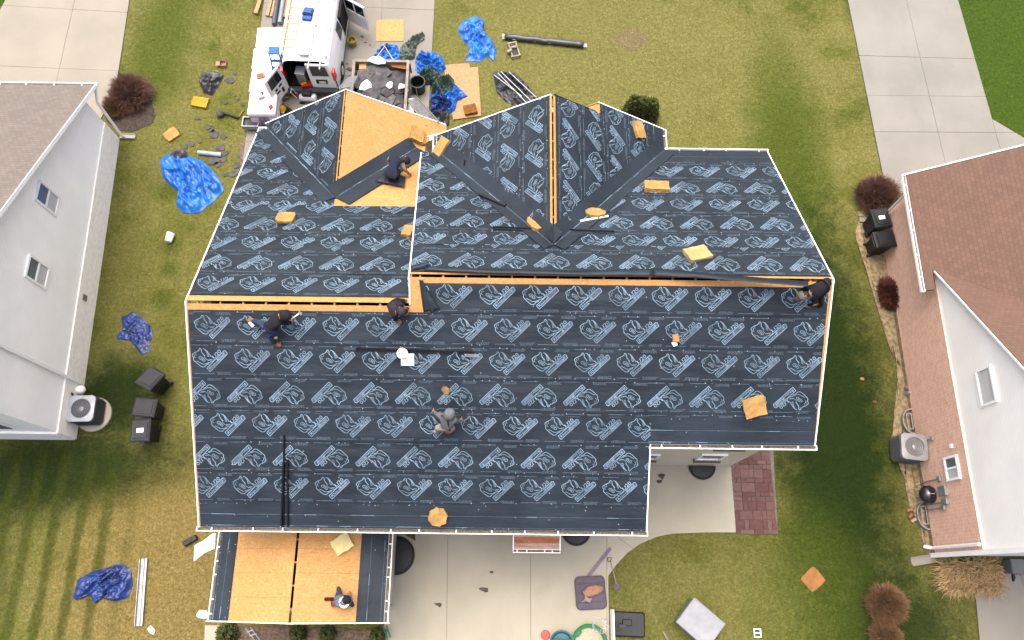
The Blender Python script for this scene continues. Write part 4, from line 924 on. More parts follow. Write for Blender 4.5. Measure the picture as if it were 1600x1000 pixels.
cloth('blue_tarp', 'small crumpled dark blue tarp in the middle of the left side lawn', [(190, 495), (200, 492), (208, 486), (215, 492), (224, 498), (236, 510), (239, 525), (232, 540), (236, 548), (222, 555), (214, 545), (205, 533), (182, 530), (186, 520), (192, 515)], .2, TB2, seed=5, group='blue tarps', fr=6)
cloth('blue_tarp', 'dark blue tarp heaped on the back lawn beside the grey gutter length', [(114, 935), (122, 905), (145, 893), (175, 885), (188, 879), (205, 890), (208, 915), (200, 935), (180, 940), (160, 935), (150, 944), (140, 930), (120, 938)], .42, TB2, seed=8, group='blue tarps', fr=3.6, dirn=.6, aniso=2)
cloth('blue_tarp', 'bright blue tarp crumpled on the front lawn above the folded canopy', [(715, 45), (722, 35), (740, 25), (757, 32), (756, 50), (770, 65), (776, 80), (772, 98), (765, 88), (748, 97), (727, 96), (735, 75), (722, 62)], .35, TB, seed=11, group='blue tarps', fr=4)
cloth('blue_tarp', 'bright blue tarp bunched behind the trailer front rail', [(583, 92), (590, 80), (605, 70), (622, 72), (628, 90), (622, 97), (600, 98)], .45, TB, seed=12, group='blue tarps', fr=4.5)
cloth('blue_tarp', 'bright blue tarp piled at the trailer front right corner', [(647, 112), (648, 95), (655, 82), (675, 80), (690, 88), (698, 108), (685, 118), (668, 112), (655, 120)], .55, TB, seed=13, group='blue tarps', fr=5)
cloth('blue_tarp', 'blue tarp slumped over the leaf board stack beside the driveway', [(672, 150), (680, 130), (700, 125), (722, 140), (734, 152), (715, 160), (712, 178), (690, 176), (674, 172)], .5, TB, seed=14, group='blue tarps', fr=4.5)
cloth('green_tarp', 'grey green tarp trailing up the driveway from behind the trailer', [(622, 97), (624, 75), (640, 65), (655, 54), (664, 52), (666, 62), (652, 72), (648, 95), (635, 98)], .5, TGB, seed=15, group='green tarps', fr=4.5)
cloth('green_tarp', 'dark green tarp bunched against the trailer right side', [(650, 128), (660, 112), (678, 108), (690, 120), (682, 133), (660, 136)], .65, TG, seed=16, group='green tarps', fr=5)
cloth('green_tarp', 'dark green tarp ball on top of the blue tarp heap', [(674, 145), (676, 125), (695, 118), (710, 125), (708, 145), (692, 153)], .75, TG, seed=17, group='green tarps', fr=5, z0=.15)
cloth('blue_tarp', 'dark blue tarp bundle at the lower end of the driveway heap', [(672, 175), (672, 155), (690, 150), (708, 152), (706, 170), (690, 178)], .5, TB2, seed=18, group='blue tarps', fr=6, z0=.1)
cloth('black_sack', 'black plastic sack lying on the lawn above the yellow foam', [(311, 128), (316, 113), (335, 112), (351, 118), (342, 135), (332, 150), (318, 146)], .4, TK, 'sack', 20, fr=4)
cloth('black_canopy_cloth', 'black canopy cloth bunched on the lawn against the middle gable', [(770, 115), (775, 112), (790, 112), (805, 115), (822, 130), (845, 160), (830, 175), (790, 160), (776, 145)], .45, TK, 'canopy', 21, fr=4, dirn=-.9, aniso=2.2)
mb = MB(); lp = lambda a, b, z: W(a, b, z)
for a, b in (((772, 117), (815, 150)), ((783, 112), (830, 158)), ((795, 112), (838, 152)), ((778, 114), (822, 160))): mb.tube([lp(*a, .35), lp(*b, .5)], .014, 6)
tag(mb.build('canopy_poles', ALU), 'thin grey poles sticking out of the bunched canopy cloth', 'poles')
cr = thing('folded_canopy', 'long black rolled canopy lying on the front lawn', 'canopy', W(850, 63))
a, b = W(789, 57, .12), W(912, 70, .12); mb = MB(); pts = [a.lerp(b, i/16)+xyz(noise.noise((i*.7, 1, 1))*.04, noise.noise((i*.7, 5, 1))*.04, 0) for i in range(17)]
mb.tube(pts, [.12+.035*noise.noise((i*.9, 9, 3)) for i in range(17)], 12); mb.build('rolled_cloth', TK, cr, smooth=True)
mb = MB(); d = (b-a).normalized()
for i in range(4): mb.tube([a-d*.12+xyz(0, -.1+i*.05, .02*i), b+d*.14+xyz(0, -.09+i*.06, -.02*i)], .014, 6)
mb.build('pole', ALU, cr)
st = thing('wooden_rack', 'small weathered wooden frame on the lawn under the rolled canopy', 'frame', W(803, 80), .28); mb = MB()
for c, s in (((-.14, 0, .1), (.05, .7, .05)), ((.16, 0, .1), (.05, .7, .05)), ((0, .32, .12), (.4, .06, .05)), ((0, -.33, .12), (.4, .06, .05)), ((0, .12, .12), (.3, .08, .03))): mb.box(c, s)
mb.build('rails', WOODG, st, local=True); mb = MB(); mb.box((-.2, -.06, .14), (.22, .1, .12), .4); mb.build('bracket', WOODG, st, local=True); mb = MB(); mb.box((.02, -.08, .03), (.24, .34, .04)); mb.build('mesh_panel', BLACKP, st, local=True)
for i, (pxs, lab, z) in enumerate((([(693, 102), (733, 99), (746, 165), (706, 180)], 'lower pale board of the stack beside the driveway', .0), ([(700, 108), (747, 106), (752, 182), (708, 188)], 'upper pale board of the stack beside the driveway', .03))):
    mb = MB(); mb.prism([W(*p) for p in reversed(pxs)], (0, 0, z+.004), (0, 0, z+.026)); tag(mb.build('plywood_sheet', OSB2), lab, 'board', 'loose boards')
mb = MB(); mb.prism([W(*p) for p in reversed([(589, 33), (631, 32), (631, 66), (588, 66)])], (0, 0, .056), (0, 0, .075)); tag(mb.build('plywood_sheet', OSB), 'square orange board lying flat on the driveway', 'board', 'loose boards')
# long gutter length, striped bag, black box, white scraps on the back lawn
gl = thing('gutter_length', 'long grey gutter length lying on the back lawn', 'gutter', W(222, 925)); a, b = W(226, 873), W(218, 978); d = (b-a).normalized(); s = d.cross(xyz(0, 0, 1))
mb = MB(); L = (b-a).length
for w0, w1, z1 in ((-.11, .11, .012), (-.125, -.11, .10), (.11, .125, .10), (-.012, .012, .05)): mb.ob(a+xyz(0, 0, .003), d, s, (0, 0, 1), (0, L), (w0, w1), (0, z1))
mb.build('channel', STEEL, gl)
def striped():
    m, n, bs = nodes('red_white_stripes'); w = n.nodes.new('ShaderNodeTexWave'); w.inputs['Scale'].default_value = 1; n.links.new(mapping(n, (14, 4, 1)).outputs[0], w.inputs[0])
    n.links.new(mixc(n, ramp(n, w.outputs['Fac'], .8, .95), (.72, .70, .68), C('#b05048')), bs.inputs['Base Color']); return m
cloth('striped_lounger_cover', 'white striped cover with red edging beside the sunroom corner', [(304, 852), (318, 845), (330, 835), (337, 832), (336, 857), (320, 864), (303, 878)], .12, striped(), 'cover', 25, fr=3)
bk = thing('tool_case', 'small dark case on the lawn left of the sunroom corner', 'case', W(299, 845), .55); mb = MB(); mb.box((0, 0, .08), (.46, .17, .15), 0, .02); mb.build('shell', BLACKP, bk, local=True); mb = MB(); mb.box((0, 0, .165), (.16, .04, .025)); mb.build('handle', BLACKP, bk, local=True)
PAPER = M('white_scrap', (.75, .76, .76), .8, var=.05)
cloth('white_scrap', 'white torn foam sheet by the lower left sunroom corner', [(306, 962), (312, 953), (324, 954), (325, 967), (312, 966)], .08, PAPER, 'scrap', 30, fr=5, nr=8, na=40)
cloth('white_scrap', 'small white paper scrap below the grey gutter length', [(231, 982), (236, 977), (243, 985), (240, 992), (233, 988)], .05, PAPER, 'scrap', 31, fr=5, nr=8, na=40)
bk = thing('paint_bucket', 'small white bucket tipped over on the left side lawn', 'bucket', W(267, 374)); mb = MB(); mb.tube([xyz(-.02, -.15, .14), xyz(.03, .15, .14)], [.12, .145], 18); mb.build('pail', WHITE, bk, local=True, smooth=False); mb = MB(); mb.tube([xyz(.032, .151, .14), xyz(.036, .17, .14)], [.152, .152], 18); mb.build('rim', WHITE, bk, local=True)
mb = MB(); a, b = W(309, 238, .08), W(346, 242, .08); mb.tube([a, a.lerp(b, .02), a.lerp(b, .98), b], [.07, .085, .085, .07], 14); tag(mb.build('wrap_roll', M('pale_blue_roll', C('#c9dbe2'), .5)), 'pale blue roll of wrap on the lawn near the grey bundle', 'roll')
bxo = thing('small_carton', 'small open carton on the lawn above the black sack', 'box', W(350, 102), .05); CART = M('card', C('#d9b394'), .8); mb = MB()
for c, s in (((-.12, 0, .08), (.012, .24, .15)), ((.12, 0, .08), (.012, .24, .15)), ((0, .12, .08), (.24, .012, .15)), ((0, -.12, .08), (.24, .012, .15)), ((0, 0, .012), (.24, .24, .012)), ((-.2, -.02, .15), (.14, .2, .012))): mb.box(c, s)
mb.build('walls', CART, bxo, local=True)
# blower / sprayer
bl = thing('leaf_blower', 'black leaf blower lying on the lawn near the pallets', 'blower', W(360, 181)); mb = MB(); a, b = W(347, 176, .1), W(373, 184, .07); mb.tube([a, a.lerp(b, .4), b], [.05, .045, .05], 10); mb.build('tube', BLACKP, bl); mb = MB(); c = W(344, 178, .12); mb.lathe(c, [(.10, -.1), (.14, -.03), (.12, .06), (.04, .1)], 12); mb.build('motor', SHINGLE, bl, smooth=True); mb = MB(); mb.tube([W(373, 183, .06), W(381, 171, .05)], .02, 6); mb.build('cord', M('yellow_cord', C('#c8b04a')), bl)
# torn shingles on the lawn
rs_ = random.Random(3)
for i, (px_, py_, s) in enumerate(((360, 126, .42), (367, 115, .2), (367, 150, .14), (353, 161, .2), (372, 156, .15), (379, 165, .15), (335, 210, .45), (325, 199, .3), (309, 185, .22), (349, 214, .3), (290, 229, .3), (300, 226, .25), (345, 231, .4), (352, 240, .3), (335, 252, .5), (350, 250, .35), (340, 258, .3), (370, 259, .4), (375, 243, .25), (365, 272, .35), (352, 274, .2), (331, 205, .25), (312, 222, .16), (378, 265, .25))):
    k = rs_.randint(5, 8); mb = MB(); c = W(px_, py_); pg = [c+xyz(math.cos(q*6.283/k)*s*rs_.uniform(.3, .6), math.sin(q*6.283/k)*s*rs_.uniform(.25, .5), 0) for q in range(k)]
    mb.prism(pg, (0, 0, .01), (0, 0, .035)); tag(mb.build('torn_shingle', SHINGLE), 'torn dark shingle piece on the lawn left of the wrapped pallets', 'shingle', 'torn shingles on the left lawn')

# ================================================================ driveway : van, trailer, pallets, tools
VANW = M('van_white_paint', (.60, .61, .62), .28, var=.04); TYRE = M('tyre_rubber', (.02, .02, .02), .8); RED = M('red_lens', (.45, .02, .02), .2, var=.05); DGL = M('dark_vehicle_glass', (.010, .012, .014), .06)
def ring_box(mb, x0, x1, y0, y1, z, w, h):
    for c, d in ((((x0+x1)/2, y0, z), (x1-x0+w, w, h)), (((x0+x1)/2, y1, z), (x1-x0+w, w, h)), ((x0, (y0+y1)/2, z), (w, y1-y0-w, h)), ((x1, (y0+y1)/2, z), (w, y1-y0-w, h))): mb.box(c, d)
van = thing('work_van', 'white work van with roof ladder, rear door open toward the house', 'van', (-7.76, 18.05, 0), -.03)
def sec(y, zs, k=1., top=2.05, tw=1.):
    P = [(1.0, .42), (1.01, .75), (1.0, 1.05), (.95, 1.45), (.87, 1.80), (.76, top-.06), (.58, top)]
    P = [(x*k*(tw if z > 1.1 else 1), min(z, zs)) for x, z in P]
    return [xyz(x, y, z) for x, z in P]+[xyz(-x, y, z) for x, z in reversed(P)]
mb = MB(); S = [sec(.06, 9, .985), sec(.3, 9), sec(2.2, 9), sec(3.9, 9), sec(4.25, 1.98, .99), sec(4.75, 1.45, .97), sec(5.0, 1.18, .96), sec(5.6, 1.05, .93), sec(5.75, .85, .88)]
mb.loft(S, False, True); mb.add(S[-1], [tuple(range(14))]); mb.build('body', VANW, van, local=True)
mb = MB(); S = [[p*.97+xyz(0, .08, .02) for p in sec(y, 9, .97)] for y in (.0, 2.3)]; mb.loft(S, False); mb.add(S[-1], [tuple(range(14))]); mb.build('cargo_liner', DARKHOLE, van, local=True)
mb = MB(); mb.box((0, 1.2, .5), (1.8, 2.2, .04)); mb.build('cargo_floor', DARKHOLE, van, local=True)
def rear_door(parent, hinge, ang, sgn, name):
    R_ = Matrix.Translation(hinge) @ Matrix.Rotation(ang, 4, 'Z'); mb = MB(); w = .94*sgn
    def q(x, z): return xyz(x, 0, z)
    prof = [(0, .5), (w, .5), (w, 1.3), (w, 1.92), (.12*sgn, 1.92), (.02*sgn, 1.3)]
    pg = [R_ @ q(*p) for p in prof]; nn = R_.to_3x3() @ xyz(0, .07, 0); mb.prism(pg if sgn < 0 else pg[::-1], tuple(nn), (0, 0, 0)); d = mb.build(name, VANW, van, local=True)
    for nm, pr_, m, e in (('window', [(.16*sgn, 1.28), (w*.86, 1.28), (w*.86, 1.82), (.22*sgn, 1.82)], DGL, .012),):
        pg = [R_ @ q(*p) for p in pr_]; mb = MB(); mb.prism(pg if sgn < 0 else pg[::-1], tuple(-nn*.2), tuple(nn*1.15)); mb.build(nm, m, d, local=True)
    return d, R_
d_, R_ = rear_door(van, xyz(.96, -.01, 0), 0, -1, 'rear_door')
mb = MB(); mb.box((.45, -.03, .95), (.42, .04, .2)); mb.build('plate_holder', BLACKP, d_, local=True)
mb = MB(); mb.box((.48, -.055, .95), (.26, .012, .12)); mb.build('number_plate', ALU, d_, local=True)
d2_, R_ = rear_door(van, xyz(-.96, -.02, 0), math.radians(-118), 1, 'rear_door')
for x, z, w, h in ((.3, .8, .1, .25), (.55, .9, .2, .06), (.6, 1.1, .12, .1), (.35, 1.12, .16, .08)): mb = MB(); mb.ob(R_ @ xyz(x, .075, z), R_.to_3x3() @ xyz(1, 0, 0), R_.to_3x3() @ xyz(0, 1, 0), (0, 0, 1), (-w/2, w/2), (-.01, .02), (-h/2, h/2)); mb.build('door_fitting', BLACKP, d2_, local=True)
for sx in (1, -1):
    mb = MB(); mb.ob((sx*.965, -.0, 1.25), (1, 0, 0), (0, 1, 0), (0, 0, 1), (-.05, .05), (-.02, .22), (-.22, .26)); mb.build('tail_light', RED, van, local=True)
mb = MB(); mb.box((0, -.08, .48), (2.0, .22, .17), 0, .04); mb.build('bumper', M('dark_bumper', (.03, .032, .035), .6), van, local=True)
for sx in (1, -1):
    for y in (.95, 4.6):
        mb = MB(); mb.tube([(sx*.86, y, .36), (sx*.9, y, .36), (sx*1.0, y, .36), (sx*1.02, y, .36)], [.34, .37, .37, .33], 20); t = mb.build('wheel', TYRE, van, local=True)
        mb = MB(); mb.tube([(sx*1.005, y, .36), (sx*1.03, y, .36)], [.2, .17], 14); mb.build('rim', ALU, t, local=True)
def sidewin(y0, y1, sx):
    mb = MB(); P = [xyz(sx*1.008, y0, 1.12), xyz(sx*1.008, y1, 1.12), xyz(sx*.925, y1-.06, 1.66), xyz(sx*.925, y0+.06, 1.66)]; mb.prism(P if sx > 0 else P[::-1], (-.02*sx, 0, 0), (.006*sx, 0, 0)); return mb.build('side_window', DGL, van, local=True)
for sx in (1, -1):
    for a, b in ((1.75, 2.3), (3.3, 4.2),): sidewin(a, b, sx)
# open passenger door
hd = thing('x', 'x', 'x'); bpy.data.objects.remove(hd)
mb = MB(); D0 = xyz(1.0, 3.35, 0); dv = xyz(.86, -.5, 0).normalized(); nv = xyz(dv.y, -dv.x, 0)
mb.ob(D0, dv, nv, (0, 0, 1), (0, 1.05), (-.04, .04), (.45, 1.15)); pd = mb.build('passenger_door', VANW, van, local=True)
mb = MB()
for tr, zr_ in (((0, .06), (1.15, 1.75)), ((.99, 1.05), (1.15, 1.75)), ((.06, .99), (1.68, 1.75)), ((.5, .55), (1.15, 1.68))): mb.ob(D0, dv, nv, (0, 0, 1), tr, (-.035, .035), zr_)
mb.build('door_frame', VANW, pd, local=True)
mb = MB(); mb.ob(D0, dv, nv, (0, 0, 1), (.06, .99), (-.012, .012), (1.15, 1.68)); mb.build('window', DGL, pd, local=True)
mb = MB(); mb.ob(D0, dv, nv, (0, 0, 1), (.05, 1.0), (-.075, -.041), (.5, 1.1)); mb.build('door_card', BLACKP, pd, local=True)
mb = MB(); mb.box((.97, 2.85, 1.15), (.1, .95, 1.1)); mb.build('door_opening', DARKHOLE, van, local=True)
# roof rack as part of the van, ladders lie on it
mb = MB()
for y in (.35, 1.7, 3.1, 4.0):
    mb.box((0, y, 2.17), (1.72, .05, .05))
    for sx in (1, -1): mb.box((sx*.8, y, 2.07), (.05, .05, .22))
for sx in (1, -1): mb.box((sx*.84, 2.2, 2.2), (.04, 4.0, .04))
mb.build('roof_rack', WHITE, van, local=True)
def ladder(name, label, org, t, w, n, L, W_=.42, rung=.3, mat=ALU, cat='ladder', group='ladders', rail=.07, extra=None):
    o = thing(name, label, cat, org, 0, group); mb = MB(); t, w, n = Vector(t).normalized(), Vector(w).normalized(), Vector(n).normalized()
    for s in (-1, 1):
        mb = MB(); mb.ob((0, 0, 0), t, w, n, (0, L), (s*W_/2-.014, s*W_/2+.014), (-rail/2, rail/2)); mb.build('rail', mat, o, local=True)
    k = int(L/rung)
    for i in range(k):
        mb = MB(); mb.ob((0, 0, 0), t, w, n, ((i+.5)*rung-.018, (i+.5)*rung+.018), (-W_/2+.015, W_/2-.015), (-.018, .018)); mb.build('rung', mat, o, local=True)
    return o
vm = Matrix.Translation(van.location) @ Matrix.Rotation(-.03, 4, 'Z')
fw = vm.to_3x3() @ xyz(0, 1, 0); rt = vm.to_3x3() @ xyz(1, 0, 0)
la = ladder('extension_ladder', 'aluminium extension ladder lying on the right of the van roof', vm @ xyz(.50, -.45, 2.27), fw, rt, (0, 0, 1), 4.6, .42, .36, M('dull_aluminium', (.40, .41, .40), .45, .3, var=.08), rail=.09)
ladder('extension_ladder', 'second aluminium ladder lying on the left edge of the van roof', vm @ xyz(-.55, .3, 2.26), fw, rt, (0, 0, 1), 4.4, .40, .36, M('cream_fibreglass', C('#e4d494', 1.2), .5), rail=.07)
mb = MB(); mb.ob(vm @ xyz(.02, .2, 2.235), fw, rt, (0, 0, 1), (0, 3.6), (-.22, .22), (-.02, .02)); tag(mb.build('work_plank', M('white_plank', (.46, .46, .44), .6, var=.15)), 'long white plank between the two ladders on the van roof', 'plank')
bg_ = thing('blue_crate', 'blue crate strapped between the ladders on the van roof', 'crate', vm @ xyz(.0, 1.95, 2.27), -.1); CRB = M('blue_crate_plastic', C('#2f6fc4', .8), .5); mb = MB()
mb.box((0, 0, .05), (.36, .56, .1), 0, .02); mb.build('base', CRB, bg_, local=True); mb = MB(); mb.box((0, .02, .13), (.34, .24, .08), 0, .03); mb.build('lid', CRB, bg_, local=True); mb = MB(); mb.box((0, -.06, .12), (.38, .05, .1)); mb.build('strap', BLACKP, bg_, local=True)
# blue step ladder leaning at the van's left rear
sl_ = thing('step_ladder', 'blue folding step ladder standing beside the van left rear corner', 'ladder', vm @ xyz(-1.22, .55, 0), -.05, 'ladders'); BLF = M('blue_fibreglass', C('#1f7fc0', .8), .45)
for s in (-1, 1):
    mb = MB(); mb.tube([(s*.27, -.55, 0), (s*.18, .0, 1.85)], .028, 6); mb.build('rail', BLF, sl_, local=True)
    mb = MB(); mb.tube([(s*.25, .45, 0), (s*.17, .06, 1.8)], .02, 6); mb.build('rear_leg', BLF, sl_, local=True)
for i in range(5):
    f = .16+i*.16; mb = MB(); mb.box((0, -.55+.55*f, 1.85*f), (.5-.16*f, .1, .03)); mb.build('step', BLF, sl_, local=True)
mb = MB(); mb.box((0, .05, 1.87), (.40, .34, .06), 0, .02); mb.build('top_cap', BLF, sl_, local=True)
# cargo in the van's open rear
cg = thing('cargo_bin', 'grey bin standing in the open rear of the van', 'bin', vm @ xyz(-.35, .25, .52), -.1); mb = MB(); mb.box((0, 0, .35), (.36, .34, .7), 0, .03); mb.build('tub', STEEL, cg, local=True); mb = MB(); mb.box((0, 0, .71), (.38, .36, .03), 0, .01); mb.build('lid', ALU, cg, local=True)
RC = M('red_plastic', C('#c92a20'), .5); YC = M('yellow_plastic', C('#e0b514'), .5)
cg = thing('red_tool_box', 'red tool box at the sill of the van rear opening', 'tool box', vm @ xyz(-.2, .02, .52), .2); mb = MB(); mb.box((0, 0, .12), (.42, .24, .24), 0, .02); mb.build('case', RC, cg, local=True); mb = MB(); mb.box((-.1, -.02, .26), (.22, .1, .06), .3, .02); mb.build('handle', YC, cg, local=True)
# trailer
tr = thing('dump_trailer', 'timber sided trailer full of torn shingles behind the left gable', 'trailer', (-5.1, 17.2, 0)); x0, x1, y0, y1 = -6.12, -4.05, 15.2, 18.9
for x in (x0, x1):
    for k in range(3): mb = MB(); mb.box((x, (y0+y1)/2, .62+k*.17), (.05, y1-y0, .155)); mb.build('side_board', WOODG, tr)
    for y in (y0+.05, 16.4, 17.6, y1-.05): mb = MB(); mb.box((x+(.05 if x > -5 else -.05), y, .75), (.05, .09, .62)); mb.build('stake', WOODG, tr)
for k in range(3): mb = MB(); mb.box(((x0+x1)/2, y1, .62+k*.17), (x1-x0+.05, .05, .155)); mb.build('front_board', WOODG, tr)
for x in (x0, x1): mb = MB(); mb.box((x, (y0+y1)/2, 1.06), (.10, y1-y0+.1, .04)); mb.build('top_rail', WOODG, tr)
mb = MB(); mb.box(((x0+x1)/2, y1, 1.06), (x1-x0-.1, .10, .04)); mb.build('top_rail', WOODG, tr)
mb = MB(); mb.box(((x0+x1)/2, (y0+y1)/2, .5), (x1-x0, y1-y0, .08)); mb.build('bed', WOODG, tr)
for x in (x0-.13, x1+.13):
    mb = MB(); mb.tube([(x-.1, 17, .33), (x+.1, 17, .33)], .33, 18); mb.build('wheel', TYRE, tr)
    mb = MB(); mb.box((x, 17, .7), (.28, .95, .04)); mb.build('mudguard', STEEL, tr)
mb = MB(); mb.tube([(x0+.4, y1, .5), (-5.1, y1+1.1, .5), (x1-.4, y1, .5)], .04, 6); mb.build('drawbar', STEEL, tr)
mb = MB(); R = []
for i in range(15): R.append([xyz(x0+.06+(x1-x0-.12)*j/12, y0+.06+(y1-y0-.3)*i/14, .62+.22*math.sin(math.pi*j/12)+.12*noise.noise((i*.6, j*.7, 3))) for j in range(13)])
mb.loft(R, False, False); tag(mb.build('shingle_heap', SHINGLE), 'heap of torn dark shingles filling the trailer', 'debris heap', None, 'stuff')
rq = random.Random(5)
SH2 = M('torn_shingle_dark', (.032, .031, .035), .9, var=.3, vs_=6); SH3 = M('torn_shingle_brown', (.07, .066, .064), .9, var=.3, vs_=6)
for i in range(46):
    x, y = rq.uniform(x0+.3, x1-.3), rq.uniform(16.0, y1-.35); z = .66+.22*math.sin(math.pi*(x-x0)/(x1-x0))+.12*rq.random()+.02; k = rq.randint(4, 7); s = rq.uniform(.45, 1.0)
    mb = MB(); R3 = Matrix.Rotation(rq.uniform(-.16, .16), 3, 'X') @ Matrix.Rotation(rq.uniform(-.16, .16), 3, 'Y')
    a0 = rq.random()*6; pg = [xyz(x, y, z)+R3 @ xyz(math.cos(a0+q*6.283/k)*s*rq.uniform(.35, .55), math.sin(a0+q*6.283/k)*s*rq.uniform(.3, .5), 0) for q in range(k)]
    mb.prism(pg, (0, 0, 0), (0, 0, .014)); tag(mb.build('torn_shingle', rq.choice((SHINGLE, SHINGLE, SH2, SH3))), 'torn dark shingle piece lying in the trailer load', 'shingle', 'torn shingles in the trailer')
for i, (pxs, lab) in enumerate(([[(560, 140), (565, 130), (573, 124), (580, 130), (581, 138), (570, 142)], 'white foam scrap at the left of the trailer load'], [[(602, 135), (606, 128), (614, 128), (613, 137), (608, 139)], 'white foam scrap in the middle of the trailer load'], [[(622, 140), (624, 131), (632, 132), (633, 138)], 'white foam scrap at the right rail of the trailer'], [[(573, 95), (580, 90), (592, 88), (602, 93), (603, 100), (590, 101)], 'white foam sheet on the front rail of the trailer'])):
    cloth('foam_scrap', lab, pxs, .14, PAPER, 'scrap', 40+i, z0=1.0 if i != 3 else 1.08, nr=8, na=40, fr=6)
mb = MB(); mb.prism([W(*p, .9) for p in reversed([(562, 94), (573, 94), (572, 108), (561, 108)])], (0, 0, 0), (0, 0, .02)); tag(mb.build('board_offcut', OSB), 'orange board offcut in the front left corner of the trailer', 'board', 'loose boards')
mb = MB(); mb.prism([W(*p, .9) for p in reversed([(610, 98), (636, 101), (636, 109), (612, 105)])], (0, 0, 0), (0, 0, .02)); tag(mb.build('board_offcut', M('rust_board', C('#b87846'), .8)), 'rusty brown board along the front right of the trailer', 'board', 'loose boards')
# ladders up to the front eaves
def lean(label, p, q, W_=.40):
    p, q = Vector(p), Vector(q); t = (q-p).normalized(); w = t.cross(xyz(0, 0, 1)).normalized(); ladder('extension_ladder', label, p, t, w, w.cross(t), (q-p).length, W_, .3, STEEL, rail=.06)
lean('aluminium ladder leaning on the right end of the bare board gable', W(640, 150, .06), W(676, 193, 4.75))
lean('aluminium ladder between the van and trailer leaning on the left gable', W(553, 118, .06), W(541, 136, 6.2))
# bins and black things right of the trailer
bk = thing('rubbish_bin', 'dark green round bin wedged between the trailer and tarps', 'bin', W(655, 142)); mb = MB(); mb.lathe((0, 0, 0), [(.25, 0), (.28, .55), (.30, .56), (.30, .6), (.26, .6), (.23, .1)], 20, True); mb.build('tub', M('dark_green_plastic', C('#2b3a33'), .4), bk, local=True, smooth=False); mb = MB(); mb.box((-.05, -.285, .32), (.02, .04, .45)); mb.build('handle_stripe', ALU, bk, local=True)
cloth('black_sack', 'black sack at the foot of the tarps above the front gutter', [(672, 200), (673, 178), (690, 175), (703, 180), (702, 196), (688, 203)], .6, TK, 'sack', 44, fr=4)
bk = thing('tool_bag', 'dark tool bag by the downspout between the two gables', 'bag', W(686, 214, 0)); mb = MB(); mb.box((0, 0, .2), (.5, .3, .38), .3, .06); mb.build('bag', BLACKP, bk, local=True); mb = MB(); mb.box((.1, .12, .42), (.4, .1, .05), .3); mb.build('paper', WHITE, bk, local=True)
# wrapped pallets of shingles
WRAP = M('white_pallet_wrap', (.74, .71, .73), .35, var=.05, vs_=2, b=.3, bsc=9); WRAPS = M('pink_white_wrap', (.58, .48, .57), .4, var=.12, vs_=(2, 2, 18)); PURP = M('purple_print', (.10, .045, .12), .5)
def pallet(label, x, y, sx, sy, h, rz=0, printed=False, seed=1, topm=WRAP):
    o = thing('shingle_pallet', label, 'pallet', (x, y, 0), rz, 'wrapped shingle pallets'); mb = MB()
    for i in range(3): mb.box((0, (i-1)*sy*.42, .06), (sx, .09, .09))
    for i in range(5): mb.box(((i-2)*sx*.23, 0, .115), (.1, sy, .02))
    mb.build('timber_base', WOODG, o, local=True)
    nl = 9
    for i in range(nl):
        mb = MB(); k = .0+.012*noise.noise((i*.9, seed, 1)); mb.box((k, -k, .135+(i+.5)*(h-.14)/nl), (sx+.02*noise.noise((i, seed, 4)), sy+.02*noise.noise((i, seed, 8)), (h-.14)/nl-.006), 0, .015); mb.build('bundle', WRAPS, o, local=True)
    mb = MB(); R = []
    for (g_, z) in ((1.02, h*.72), (1.035, h*.9), (1.02, h+.01), (.93, h+.035), (.5, h+.04), (.01, h+.045)):
        row = []
        for q in range(48):
            a = q*2*math.pi/48; c, s = math.cos(a), math.sin(a); m = max(abs(c), abs(s)); e = .5*g_
            row.append(xyz(c/m*sx*e, s/m*sy*e, z+.022*noise.noise((c*3, s*3, seed+z*3))*(1 if g_ < 1 else .6)))
        R.append(row)
    mb.loft(R, True); mb.build('wrap', topm, o, local=True, smooth=True)
    if printed:
        for i in range(5):
            mb = MB(); xx = -sx*.18
            for w in (.09, .05, .12, .07): mb.box((xx+w/2, -sy/2*1.04-.014, h*.25+i*.11), (w, .012, .055)); xx += w+.02
            mb.build('printed_line', PURP, o, local=True)
    for sg in (-1, 1):
        mb = MB(); mb.ob((sg*.12+.05, .02, h+.05), (.12, 1, 0), (1, -.12, 0), (0, 0, 1), (-.1, .1), (-.008, .008), (0, .008)); mb.build('printed_mark', M('grey_print', (.35, .33, .33), .6) if 'grey_print' not in bpy.data.materials else bpy.data.materials['grey_print'], o, local=True)
    return o
pallet('topmost white wrapped pallet of the row beside the van', -9.48, 19.9, .98, .86, 1.1, .03, seed=1)
pallet('second white wrapped pallet from the top beside the van', -9.5, 18.92, 1.0, .9, 1.1, .02, seed=2)
p3 = pallet('third wrapped pallet with an open orange carton on top', -9.5, 17.95, 1.0, .9, 1.02, -.02, seed=3)
p4 = pallet('lowest wrapped pallet with pink printed side and red diamond label', -9.48, 17.0, 1.0, .86, .95, 0, True, 4)
cb = thing('open_carton', 'small open orange carton on the third pallet', 'box', (-9.62, 18.12, 1.075), .3); mb = MB(); mb.box((0, 0, .04), (.3, .2, .08), 0, .01); mb.build('tray', CART, cb, local=True); mb = MB(); mb.box((0, 0, .082), (.22, .14, .01)); mb.build('contents', M('orange_print', C('#d0643a'), .6), cb, local=True)
dm = M('red_label', C('#b3202a'), .5); mb = MB(); c = xyz(-9.12, 16.82, 1.0); mb.add([c+xyz(.0, -.16, 0), c+xyz(.1, -.0, 0), c+xyz(0, .14, 0), c+xyz(-.1, 0, 0)], [(0, 1, 2, 3)]); o = mb.build('red_diamond_label', dm, p4)
